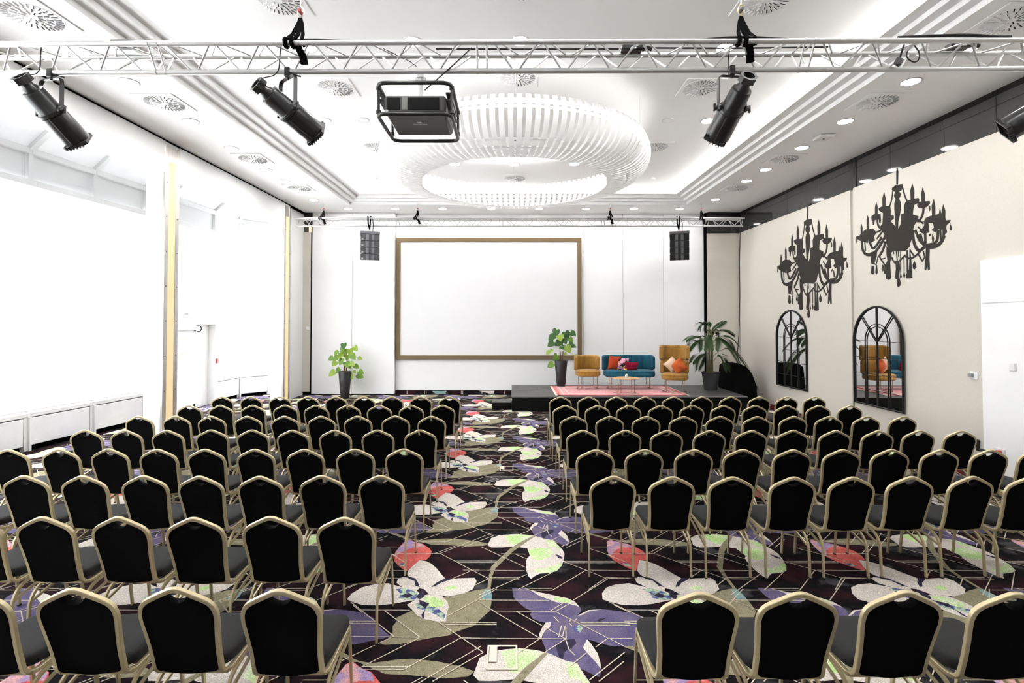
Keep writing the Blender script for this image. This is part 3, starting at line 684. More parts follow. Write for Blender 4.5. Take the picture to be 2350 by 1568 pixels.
for k, (x, y) in enumerate(((5.72, 12.95), (5.69, 10.6), (5.66, 7.84), (5.62, 5.67))):
    vent(x, y, CZ, 'square swirl air diffuser in right ceiling strip, %s from back wall' % ORD[k + 1])
for k, (x, y) in enumerate(((.07, 13.36), (.09, 11.3), (.085, 7.8), (.12, 5.62))):
    vent(x, y, UZ, 'square swirl air diffuser on raised ceiling centre line, %s from back wall' % ORD[k + 1])
for k, y in enumerate((10.95, 8.15, 5.9)):
    vent(-2.95 + .1 * k, y, UZ, 'square swirl air diffuser left on raised ceiling, %s from back wall' % ORD[k + 1])
    vent(3.1 - .06 * k, y, UZ, 'square swirl air diffuser right on raised ceiling, %s from back wall' % ORD[k + 1])
def make_light():
    t = thing('downlight', 'x', 'downlight', (0, 0, 0), 'round recessed downlights')
    m = MB(); m.lathe([(.135, 0), (.135, -.008), (.118, -.012), (.108, -.004), (.106, .0)], 32); m.build('trim_ring', 'trim_white', t)
    m = MB(); m.add([(.108 * cos(2 * pi * q / 16), .108 * sin(2 * pi * q / 16), -.006) for q in range(16)], [tuple(range(16))[::-1]]); m.build('lamp_face', 'lamp_glow', t)
    return t
LITE = [None]
def light(x, y, z, label):
    if LITE[0] is None: LITE[0] = make_light(); t = LITE[0]
    else: t = dup(LITE[0])
    t.location = (x, y, z); t['label'] = label
LP = [((720, 459), (653, 416), (611, 390), (531, 340), (438, 278), (296, 188), (180, 116)), ((1642, 458), (1713, 415), (1757, 389), (1840, 339), (1940, 278), (2090, 187), (2217, 112))]
for side, q in zip(('left', 'right'), LP):
    for k, (a, b) in enumerate(q):
        p = onz(a, b, CZ); light(p.x, p.y, CZ, 'round downlight in %s ceiling strip, %s from back wall' % (side, ORD[k + 1]))
for k, x in enumerate((-4.95, -3.53, -2.1, -.63, .82, 2.24, 3.68, 5.07)):
    light(x, 15.33, CZ, 'round downlight above back wall, %s from the left' % ORD[k + 1])
for k, (a, b) in enumerate(((743, 276), (1625, 277), (1043, 376), (1180, 377), (1318, 376), (705, 108), (948, 95), (1193, 93), (1665, 108))):
    p = onz(a, b, UZ)
    light(p.x, p.y, UZ, ('round downlight on raised ceiling left of the slatted ring', 'round downlight on raised ceiling right of the slatted ring', 'left of three round downlights inside the slatted ring', 'middle of three round downlights inside the slatted ring', 'right of three round downlights inside the slatted ring', 'round downlight behind truss near the left sling', 'round downlight behind truss above the projector', 'round downlight behind truss at picture centre', 'round downlight behind truss near the right sling')[k])
for x, y, z in ((-5.4, 4.9, CZ), (-5.4, 3.5, CZ), (-5.4, 1.6, CZ), (5.62, 4.9, CZ), (5.62, 3.5, CZ), (5.62, 1.6, CZ), (-3.0, 4.1, UZ), (-1.35, 4.1, UZ), (.1, 4.1, UZ), (1.5, 4.1, UZ), (2.95, 4.1, UZ), (-1.35, 2.0, CZ), (1.5, 2.0, CZ), (-3.5, .3, CZ), (.1, .3, CZ), (3.5, .3, CZ)):
    light(x, y, z, 'unseen round downlight added overhead, above and beside the camera')  # out-of-view lamps continuing the ceiling rows, added to brighten the foreground
# ceiling speakers, detectors, access point
for (a, b), lab in (((834, 275), 'flat white ceiling speaker left of the ring'), ((1533, 276), 'flat white ceiling speaker right of the ring')):
    p = onz(a, b, UZ); t = thing('ceiling_speaker', lab, 'speaker', p, 'flat ceiling speakers')
    m = MB(); m.lathe([(.11, 0), (.11, -.01), (.10, -.014)], 28); m.build('rim', 'trim_white', t)
    m = MB(); m.lathe([(.1, -.011), (0, -.012)], 28); m.build('grille', 'ceiling_white', t)
for (a, b), lab in (((863, 408), 'small white smoke detector left of the ring'), ((1500, 408), 'small white smoke detector right of the ring')):
    p = onz(a, b, UZ); t = thing('smoke_detector', lab, 'detector', p, 'smoke detectors on raised ceiling')
    m = MB(); m.lathe([(.06, 0), (.06, -.012), (.045, -.02)], 20); m.build('base', 'label_white', t)
    m = MB(); m.lathe([(.04, -.02), (.036, -.05), (0, -.055)], 20); m.build('sensor_head', 'label_white', t)
for z, (a, b), lab, s in ((CZ, (1890, 312), 'white box access point on right ceiling strip', .13), (UZ, (1182, 316), 'small white emergency light box inside the slatted ring', .07)):
    p = onz(a, b, z); t = thing('ceiling_box', lab, 'access point', p)
    m = MB(); m.bbox((-s, -s, -.055), (s, s, 0), .012); m.build('housing', 'led_white_plastic', t)
    m = MB(); m.lathe([(.02, -.055), (.015, -.062), (0, -.064)], 14); m.build('indicator', 'slot_dark', t)
p = onz(1626, 472, CZ); t = MB(); t.bbox((-.33, -.2, -.006), (.33, .2, 0), .003)
o = tag(t.build('access_panel', 'ceiling_white'), 'plain white access panel at far right of ceiling', 'access panel'); o.location = p

# ---- the slatted ring
RC = Vector((.045, 9.66, 0)); RO = 2.46
ring = thing('slatted_ring_lamp', 'large white ring chandelier of bent vertical slats', 'chandelier', (RC.x, RC.y, 4.87))
prof = [(RO - .02, 5.55), (RO + .03, 5.45), (RO + .055, 5.33), (RO + .04, 5.2), (RO - .06, 5.05), (RO - .22, 4.945), (RO - .42, 4.885), (RO - .62, 4.872), (RO - .72, 4.872)]
NS = 120
sm = MB()
pts = rounded([(r, 0, z - 4.87) for r, z in prof], .12, 3)
vs, fs = [], []
for k, q in enumerate(pts):
    t_ = (pts[min(k + 1, len(pts) - 1)] - pts[max(k - 1, 0)]).normalized(); nn = Vector((-t_.z, 0, t_.x)) * .003
    hw = .039
    vs += [q + Vector((0, -hw, 0)) + nn, q + Vector((0, hw, 0)) + nn, q + Vector((0, hw, 0)) - nn, q + Vector((0, -hw, 0)) - nn]
n4 = len(pts)
for k in range(n4 - 1):
    for j in range(4): fs.append((k * 4 + j, k * 4 + (j + 1) % 4, k * 4 + 4 + (j + 1) % 4, k * 4 + 4 + j))
fs += [(0, 1, 2, 3), tuple((n4 - 1) * 4 + j for j in (3, 2, 1, 0))]
sm.add(vs, fs)
s0 = sm.build('slat', 'slat_white', ring)
for k in range(NS):
    o = s0 if k == 0 else link_copy(s0, ring)
    o.rotation_euler.z = 2 * pi * (k + .5) / NS
def hoop(r, z, prof_, name, m_, n=96):
    h = MB(); h.sweep([(r * cos(2 * pi * k / n), r * sin(2 * pi * k / n), z - 4.87) for k in range(n)], prof_, (0, 0, 1), True); return h.build(name, m_, ring)
hoop(RO - .045, 5.47, [(-.012, -.03), (.012, -.03), (.012, .03), (-.012, .03)], 'rim_hoop', 'slat_white')
hoop(RO - .07, 5.40, [(-.02, -.008), (.02, -.008), (.02, .008), (-.02, .008)], 'led_hoop', 'ring_led', 40)
for r, z in ((RO - .70, 4.886), (RO - .36, 4.91), (RO - .5, 4.90), (RO - .2, 4.98)): hoop(r, z, [(-.008, -.006), (.008, -.006), (.008, .006), (-.008, .006)], 'bottom_hoop', 'slat_white')
for k in range(6):
    a = 2 * pi * k / 6 + pi / 2
    h = MB(); h.tube([((RO - .045) * cos(a), (RO - .045) * sin(a), .6), ((RO - .045) * cos(a), (RO - .045) * sin(a), UZ - 4.87)], .0018, 5); h.build('suspension_wire', 'steel', ring)

# ============================================================ TRUSSES
cyl = MB(); cyl.lathe([(1, 0), (1, 1)], 10, 0, None, True, True); CYL = {}
def rod(parent, name, a, b, r, m):
    if m not in CYL: CYL[m] = cyl.mesh('round_bar_' + m, m)
    a, b = Vector(a), Vector(b); d = b - a
    o = bpy.data.objects.new(name, CYL[m]); COL.objects.link(o); o.parent = parent
    o.location = a; o.rotation_mode = 'QUATERNION'; o.rotation_quaternion = d.to_track_quat('Z', 'Y'); o.scale = (r, r, d.length)
    return o
def truss(x0, x1, y, z, slope, joints, label, m, rc=.0245, rb=.0085, per=.452, side=.235):
    t = thing('lighting_truss', label, 'truss', ((x0 + x1) / 2, y, z), None, (0, -slope, 0))
    L = x1 - x0; A, B, Cc = Vector((0, -side / 2, 0)), Vector((0, side / 2, 0)), Vector((0, 0, -side * .88))
    js = [x0] + joints + [x1]
    for s in range(len(js) - 1):
        a, b = js[s] - (x0 + x1) / 2, js[s + 1] - (x0 + x1) / 2
        X = Vector((1, 0, 0))
        for q in (A, B, Cc): rod(t, 'chord', q + X * a, q + X * b, rc, m)
        for u, v, ph in ((A, Cc, 0), (B, Cc, .5), (A, B, .25)):
            e = a + .09
            for xx in (a + .045, b - .045): rod(t, 'end_brace', u + X * xx, v + X * xx, rb, m)
            k = 0; pos = e + ph * per * .5
            while pos + per / 2 < b - .05:
                p_, q_ = (u, v) if k % 2 == 0 else (v, u)
                rod(t, 'diagonal_brace', p_ + X * (pos + .02), q_ + X * (pos + per / 2 - .02), rb, m)
                pos += per / 2; k += 1
        if s:
            for q in (A, B, Cc):
                for dx in (-.05, .035):
                    h = MB(); h.lathe([(rc + .004, 0), (rc + .004, .016)], 12, 0, Matrix.Translation(q + X * (a + dx)) @ Matrix.Rotation(pi / 2, 4, 'Y'), True, True); h.build('coupler', m, t)
    return t
front = truss(-6.0, 6.0, 4.72, 4.845, .0042, [-3.28, -.28, 2.72], 'silver triangular lighting truss nearest the camera', 'alu')
back = truss(-6.27, 6.7, 14.75, 5.262, 0, [-3.31, -.31, 2.64, 5.64], 'pale silver lighting truss in front of the back wall', 'alu_shaded', .0245, .009)
ZF = lambda x: 4.845 + .0042 * x          # top chord height of the front truss
# slings with shackles and wire up to the ceiling
def sling(px, y, zt, zc, label, colour, big=True):
    x = (px - 1175) / F * y
    o = Vector((x, y, zt)); t = thing('hanging_sling', label, 'sling', o, 'slings holding the trusses')
    k = 1 if big else .82
    for j, (dx, w_) in enumerate(((-.055, .03), (.0, .034), (.05, .028))):
        m = MB(); m.sweep([(dx * 1.6 * k, -.1, -.03), (dx * 1.3 * k, -.13, .03), (dx * .9 * k, -.05, .12 * k), (dx * .25 * k, 0, .26 * k), (0, .0, .30 * k)], [(-w_ * .5, -.008), (w_ * .5, -.008), (w_ * .5, .008), (-w_ * .5, .008)], (0, 1, 0)); m.build('sling_strand', 'black_cloth', t)
    for dx in (-.03, .03):
        m = MB(); m.tube([(dx - .05 + .034 * cos(a) * 0, -.1175 + .034 * cos(a), .002 + .034 * sin(a)) for a in [2 * pi * q / 12 for q in range(12)]], .02, 8, True); m.build('chord_wrap', 'black_cloth', t)
    m = MB(); m.sweep([(.02, -.1, -.02), (.05, -.06, -.09), (.06, -.05, -.16)], [(-.03, -.02), (.03, -.02), (.03, .02), (-.03, .02)], (0, 1, 0)); m.build('loose_end', 'black_cloth', t)
    zs = .31 * k
    m = MB(); m.tube([(.028 * cos(a), 0, zs + .05 * k + .05 * k * sin(a)) for a in [2 * pi * q / 16 for q in range(16)]], .006, 6, True); sh = m.build('shackle', 'steel' if colour != 'brass' else 'champagne_metal', t)
    m = MB(); m.lathe([(.016, -.03), (.016, .03)], 10, 0, Matrix.Translation((-.0, -.01, zs + .045)) @ Matrix.Rotation(pi / 2, 4, 'X'), True, True); m.build('shackle_pin', colour if colour != 'brass' else 'grey_plastic', sh)
    m = MB(); m.tube([(0, 0, zs + .1 * k), (0, 0, zc - zt)], .007, 6); m.build('wire_rope', 'steel', t)
    m = MB(); m.lathe([(.04, zc - zt), (.04, zc - zt - .008)], 14, 0, None, True, True); m.build('ceiling_plate', 'steel', t)
sling(684, 4.72, ZF(-2), UZ, 'black sling with red-pinned shackle holding front truss, left', 'red_paint')
sling(1707, 4.72, ZF(2.1), UZ, 'black sling with brass shackle holding front truss, right', 'brass')
for px, lab in ((741, 'black sling at far left end of back truss'), (958, 'black sling on back truss left of the screen centre'), (1401, 'black sling on back truss right of the screen centre'), (1611, 'black sling at far right end of back truss')):
    sling(px, 14.75, 5.262, CZ, lab, 'red_paint', False)

# ============================================================ PROFILE SPOTLIGHTS
def spotlight(px, clamp_y, dirv, label, side=1, roll=0, xoff=0):
    x = (px - 1175) / F * clamp_y + xoff; zc = ZF(x) - .207
    t = thing('profile_spotlight', label, 'spotlight', (x, clamp_y, zc), 'black stage spotlights on front truss')
    d = Vector(dirv).normalized()
    piv = Vector((0, .0, -.36))                     # where the yoke holds the barrel
    M0 = Matrix.Translation(piv) @ look(d) @ Matrix.Rotation(roll, 4, 'Z')
    B = 'black_metal'
    m = MB(); m.bbox((-.025, -.032, -.055), (.025, .032, .035), .006); c_ = m.build('hook_clamp', B, t)
    m = MB(); m.tube([(.025, 0, -.02), (.06, 0, -.03), (.12, 0, -.045)], .008, 6); m.build('clamp_handle', B, c_)
    # yoke: flat U bracket, legs either side of the barrel
    ax = d.cross(Vector((0, 0, 1))).normalized()
    pts = rounded([piv + ax * .135, piv + ax * .135 + Vector((0, 0, .30)), piv - ax * .135 + Vector((0, 0, .30)), piv - ax * .135], .05, 5)
    m = MB(); m.sweep(pts, [(-.003, -.018), (.003, -.018), (.003, .018), (-.003, .018)], ax.cross(Vector((0, 0, 1))).normalized()); y_ = m.build('yoke', B, t)
    for s in (1, -1):
        m = MB(); m.lathe([(.034, 0), (.034, .02), (.02, .03), (.012, .06), (0, .06)], 14, 0, Matrix.Translation(piv + ax * s * .118) @ look(ax * s)); m.bbox((-.012, -.035, .045), (.012, .035, .065), .004, 0, Matrix.Translation(piv + ax * s * .118) @ look(ax * s)); m.build('tilt_knob', B, y_)
    m = MB(); m.tube([(0, 0, -.05), (0, 0, -.075)], .012, 8); m.build('yoke_bolt', B, t)
    # rear cap: open octagonal handle ring
    z0 = -.30
    ring_ = [(.066 * cos(pi / 4 * k + pi / 8), .066 * sin(pi / 4 * k + pi / 8), z0) for k in range(8)]
    m = MB(); m.sweep(ring_, [(-.012, -.03), (.012, -.03), (.012, .03), (-.012, .03)], (0, 0, 1), True, True, 0, M0); m.build('rear_handle_ring', B, t)
    m = MB(); m.lathe([(0, z0 + .03), (.045, z0 + .03), (.05, z0 + .06), (.065, z0 + .08), (.065, z0 + .11)], 20, 0, M0, True); m.build('lamp_cap', B, t)
    m = MB(); m.lathe([(.06, -.20), (.086, -.195), (.092, -.18), (.098, -.02), (.11, -.005), (.11, .01)], 28, 0, M0); lb = m.build('rear_barrel', B, t)
    for k in range(5):
        a = pi / 2 + (k - 2) * .22
        m = MB(); m.bbox((.085, -.004, -.19), (.112, .004, -.03), .002, 0, M0 @ Matrix.Rotation(a, 4, 'Z')); m.build('cooling_fin', B, lb)
    m = MB(); m.lathe([(.112, 0), (.12, .004), (.12, .026), (.11, .03)], 28, 0, M0, True, True); m.build('collar', B, t)
    m = MB(); m.lathe([(.100, .03), (.112, .035), (.118, .30), (.112, .31), (0.09, .31), (.085, .28), (0, .27)], 28, 0, M0); fb_ = m.build('lens_barrel', B, t)
    for k in range(4):
        a = pi / 2 + (k - 1.5) * .3
        m = MB(); m.bbox((.108, -.006, .04), (.128, .006, .30), .002, 0, M0 @ Matrix.Rotation(a, 4, 'Z')); m.build('rail', B, fb_)
    m = MB(); m.lathe([(.03, 0), (.03, .02), (0, .022)], 16, 0, M0 @ Matrix.Rotation(pi / 2, 4, 'Z') @ Matrix.Translation((.125, 0, .10)) @ Matrix.Rotation(pi / 2, 4, 'Y')); m.build('focus_knob', B, fb_)
    m = MB(); m.tube([M0 @ Vector((.0, -.128, .03)), M0 @ Vector((.0, -.13, .30))], .004, 5); m.build('guide_rod', B, fb_)
    # colour-frame holder at the mouth
    m = MB()
    for k in range(4):
        m.bbox((-.095, .088, .30), (.095, .108, .335), .003, 0, M0 @ Matrix.Rotation(pi / 2 * k, 4, 'Z'))
    m.build('gel_frame_holder', B, t)
    for k in range(5):
        m = MB(); m.bbox((-.06 + .03 * k - .004, -.115, .305), (-.06 + .03 * k + .004, -.09, .345), .001, 0, M0); m.build('holder_fin', B, t)
    m = MB(); q = M0 @ Vector((0, .0, z0 + .03))
    m.tube(rounded([q, q + Vector((-.03, -.06, .05)), Vector((-.06, -.05, -.05)), Vector((-.05, -.06, .15)), Vector((-.02, -.08, .24))], .1, 5), .005, 6); m.build('power_cable', 'black_rubber', t)
spotlight(108, 4.72, (.18, .68, -.60), 'black profile spotlight at far left of front truss', 1, -.5)
spotlight(656, 4.72, (.55, .70, -.42), 'black profile spotlight between left sling and projector', 1, -.5)
spotlight(1684, 4.72, (-.1, .78, -.50), 'black profile spotlight under right sling of front truss', -1, .6)
spotlight(2412, 4.72, (-.62, .5, -.45), 'black profile spotlight cut off by right picture edge', -1, .6)
# cables lying on the front truss
def cable(pts, r, label, m='black_rubber', name='cable'):
    c_ = MB(); o = Vector(pts[0]); c_.tube(rounded(pts, .12, 5), r, 7)
    return tag(c_.build(name, m, None, True, o), label, 'cable', 'cables on the trusses')
yt = 4.62
def F3(px, py, y=4.6): return ony(px, py, y)
cable([F3(1600, 92), F3(1660, 86), F3(1720, 84), F3(1790, 89), F3(1840, 91)], .010, 'black cable lying on front truss under right sling')
cable([F3(2060, 86), F3(2150, 82), F3(2230, 80), F3(2290, 85), F3(2320, 84)], .013, 'thick black cable bundle on front truss top, far right')
cable([F3(2100, 100, 4.7), F3(2085, 112, 4.7), F3(2078, 130, 4.7), F3(2095, 144, 4.7), F3(2108, 140, 4.7), F3(2112, 122, 4.7), F3(2098, 104, 4.7)], .006, 'thin black cable looped inside front truss, far right')
cable([F3(660, 93), F3(720, 89), F3(770, 93), F3(900, 95)], .007, 'thin grey cable lying on front truss at left sling', 'grey_plastic')
cable([F3(1082, 110, 4.75), F3(1040, 150, 4.7), F3(1000, 185, 4.65), F3(975, 207, 4.6)], .006, 'black cable running from truss down to the projector')
cable([F3(880, 112, 4.8), F3(940, 140, 4.75), F3(955, 152, 4.72)], .004, 'thin black cable above the projector mount')
cable([F3(1000, 112, 4.83), F3(1200, 113, 4.83), F3(1420, 112, 4.83)], .008, 'black cable along rear chord of front truss, centre')
cable([F3(1500, 110, 4.83), F3(1660, 111, 4.83), F3(1900, 108, 4.83)], .008, 'black cable along rear chord of front truss, right')
def clampbox(px, py, label, y=4.76):
    o = ony(px, py, y); t = thing('power_box', label, 'power box', o, 'small black boxes on front truss')
    m = MB(); m.bbox((-.10, -.05, -.025), (.10, .05, .03), .012); m.build('case', 'black_metal', t)
    m = MB(); m.tube([(.1, 0, 0), (.15, 0, .015), (.19, 0, .0)], .02, 8); m.build('plug', 'black_rubber', t)
    m = MB(); m.box((-.01, -.052, -.02), (.03, -.05, .0)); m.build('sticker', 'label_white', t)
clampbox(1450, 113, 'black power box lying inside front truss right of centre')
clampbox(283, 103, 'small black box lying on front truss at left')
clampbox(2200, 106, 'long black box lying inside front truss at right')
o = F3(2063, 140, 4.66); t = thing('cable_connector', 'dark plug hanging from front truss at right', 'plug', o)
m = MB(); m.bbox((-.03, -.02, -.045), (.03, .02, .03), .01, 0, Matrix.Rotation(.5, 4, 'Y')); m.build('plug_body', 'grey_plastic', t)
m = MB(); m.tube([(.01, 0, .03), (.03, 0, .1), (.05, 0, .15)], .008, 6); m.build('plug_cord', 'black_rubber', t)

# ============================================================ PROJECTOR IN ITS CAGE
po = Vector((-.86, 4.75, 4.14)); pj = thing('projector', 'dark grey ceiling projector in black tubular cage', 'projector', po)
G, K = 'grey_plastic', 'black_metal'
m = MB(); m.bbox((-.275, -.27, 0), (.275, .28, .165), .022); m.build('body', G, pj)
m = MB(); m.bbox((-.245, -.278, .03), (-.135, -.262, .14), .004); m.build('vent_grille', 'mesh_black', pj)
m = MB(); m.bbox((-.06, -.278, .03), (.215, -.262, .14), .004); m.build('vent_grille', 'mesh_black', pj)
m = MB(); m.bbox((-.115, -.28, .03), (-.065, -.262, .145), .004); m.build('service_panel', 'speaker_side', pj)
m = MB(); m.box((-.27, -.2735, .015), (-.235, -.271, .032)); m.build('rating_label', 'label_white', pj)
m = MB(); m.lathe([(.05, 0), (.06, .03), (.05, .05)], 20, 0, Matrix.Translation((0, .28, .08)) @ Matrix.Rotation(-pi / 2, 4, 'X'), True, True); m.build('lens', K, pj)
def loop(z, w, d0, d1, name, r=.018):
    m = MB(); m.tube(rounded([(-w, d0, z), (w, d0, z), (w, d1, z), (-w, d1, z)], .09, 6, True), r, 10, True); return m.build(name, K, pj)
loop(.245, .325, -.33, .34, 'cage_hoop'); loop(-.03, .325, -.33, .34, 'cage_hoop')
for sx in (-1, 1):
    for yy in (-.26, .27):
        m = MB(); m.tube([(sx * .325, yy, -.03), (sx * .325, yy, .245)], .013, 8); q = m.build('cage_post', K, pj)
        for zz in (.0, .215):
            m = MB(); m.lathe([(.022, 0), (.022, .03)], 10, 0, Matrix.Translation((sx * .325, yy, zz)), True, True); m.build('post_clamp', K, q)
    for zz in (.18, .12):
        m = MB(); m.bbox((sx * .3 - .03, -.25, zz), (sx * .3 + .02, .26, zz + .018), .003); m.build('side_rail', K, pj)
m = MB(); m.lathe([(.055, .20), (.055, .245), (.05, .25)], 20, 0, None, True, True); m.build('mount_disc', 'alu', pj)
m = MB(); m.lathe([(.022, .25), (.022, .44)], 12, 0, None, True, True); m.build('mount_pole', 'alu', pj)
m = MB(); m.bbox((-.05, -.012, .42), (.05, .012, .45), .004); m.bbox((-.03, -.03, .44), (.03, .03, .52), .006); m.build('truss_clamp', 'alu', pj)
def text_mesh(body, size, name, m_, parent, M):
    cu = bpy.data.curves.new(name, 'FONT'); cu.body = body; cu.size = size; cu.align_x = 'CENTER'; cu.align_y = 'CENTER'; cu.extrude = .0006
    ob = bpy.data.objects.new(name, cu); COL.objects.link(ob)
    dg = bpy.context.evaluated_depsgraph_get(); me = bpy.data.meshes.new_from_object(ob.evaluated_get(dg))
    bpy.data.objects.remove(ob); me.transform(M); me.materials.clear(); me.materials.append(MATS[m_])
    o = bpy.data.objects.new(name, me); COL.objects.link(o); o.parent = parent
    return o
TM = Matrix.Rotation(pi, 4, 'X')
text_mesh('Panasonic', .034, 'lettering', 'label_white', pj, Matrix.Translation((0, -.02, -.0012)) @ TM @ Matrix.Rotation(pi, 4, 'Z'))
m = MB(); m.box((-.02, -.075, -.0015), (.02, -.06, 0)); m.build('logo_plate', 'label_white', pj)
m = MB(); m.box((-.09, -.235, -.0015), (.05, -.228, 0)); m.box((-.03, -.222, -.0015), (.01, -.214, 0)); m.build('warning_print', 'label_white', pj)

# ============================================================ LINE-ARRAY SPEAKERS
def array(px, sgn, label, dark):
    y = 14.62; o = Vector(((px - 1175) / F * y, y, 4.80)); t = thing('line_array_speaker', label, 'speaker', o, 'hanging line array speakers', (0, 0, -sgn * .30))
    fr, sd, st_ = ('mesh_black', 'speaker_side', 'grey_plastic') if dark else ('speaker_grey', 'speaker_side', 'speaker_strip')
    m = MB(); m.bbox((-.27, -.27, -.03), (.27, .30, .045), .006); m.build('flying_frame', 'grey_plastic' if dark else 'speaker_strip', t)
    z = -.045; yy = -.26; tilt = .0
    for k in range(4):
        h = .185; tilt += .055 * (k > 0)
        MM = Matrix.Translation((0, yy, z)) @ Matrix.Rotation(tilt, 4, 'X')
        m = MB(); m.prism([(-.26, 0), (.26, 0), (.20, .42), (-.20, .42)], lambda q: MM @ Vector((q[0], q[1] + .01, -h + .006)), lambda q: MM @ Vector((q[0], q[1] + .01, -.006))); cb = m.build('cabinet', sd, t)
        m = MB(); m.bbox((-.262, -.008, -h + .008), (.262, .012, -.008), .003, 0, MM); m.build('grille', fr, cb)
        for xx in (-.075, .075):
            m = MB(); m.bbox((xx - .04, -.016, -h + .008), (xx + .04, -.006, -.008), .003, 0, MM); m.build('horn_strip', st_, cb)
        if not dark:
            m = MB()
            for a in (0, 1):
                for b in (0, 1): m.box((-.235 + a * .03, -.012, -h + .03 + b * .025), (-.215 + a * .03, -.009, -h + .045 + b * .025), 0, MM)
            m.build('logo_dots', 'label_white', cb)
        z -= h * cos(tilt); yy += h * sin(tilt)
    for xx in (-.06, .02):
        m = MB(); m.sweep([(xx, .0, .52), (xx * .7 - .01, -.02, .3), (-.01, 0, .13)], [(-.02, -.006), (.02, -.006), (.02, .006), (-.02, .006)], (0, 1, 0)); m.build('sling_strand', 'black_cloth', t)
    m = MB(); m.tube([(.025 * cos(a) - .01, 0, .09 + .04 * sin(a)) for a in [2 * pi * q / 12 for q in range(12)]], .008, 6, True); m.build('shackle', 'red_paint', t)
    m = MB(); m.tube([(.07, .05, .5), (.09, .03, .28), (.08, .05, .05)], .012, 7); m.build('signal_cable', 'black_rubber', t)
    for xx in (-.22, .22):
        m = MB(); m.tube([(xx * 1.0, .1, .27), (xx * .95, .05, .15), (xx, 0, .04)], .003, 4); m.build('safety_wire', 'steel', t)
array(848, -1, 'grey line array speaker hanging left of the screen', False)
array(1560, 1, 'black line array speaker hanging right of the screen', True)

# ============================================================ PROJECTION SCREEN
so = Vector((-.74, 16.0, 1.09)); sc_ = thing('projection_screen', 'large white projection screen in brown fabric frame', 'screen', so)
X0, X1, Z0, Z1 = -3.64, 2.19, 1.095, 4.925
m = MB(); m.box((X0 + .05, 16.03, Z0 + .05), (X1 - .05, 16.09, Z1 - .05)); m.build('screen_surface', 'screen_white', sc_, True, so)
for a, b in (((X0, 16.0, Z0), (X1, 16.09, Z0 + .13)), ((X0, 16.0, Z1 - .13), (X1, 16.09, Z1)), ((X0, 16.0, Z0 + .132), (X0 + .13, 16.09, Z1 - .132)), ((X1 - .13, 16.0, Z0 + .132), (X1, 16.09, Z1 - .132))):
    m = MB(); m.bbox(a, b, .008); m.build('frame_bar', 'screen_frame', sc_, True, so)

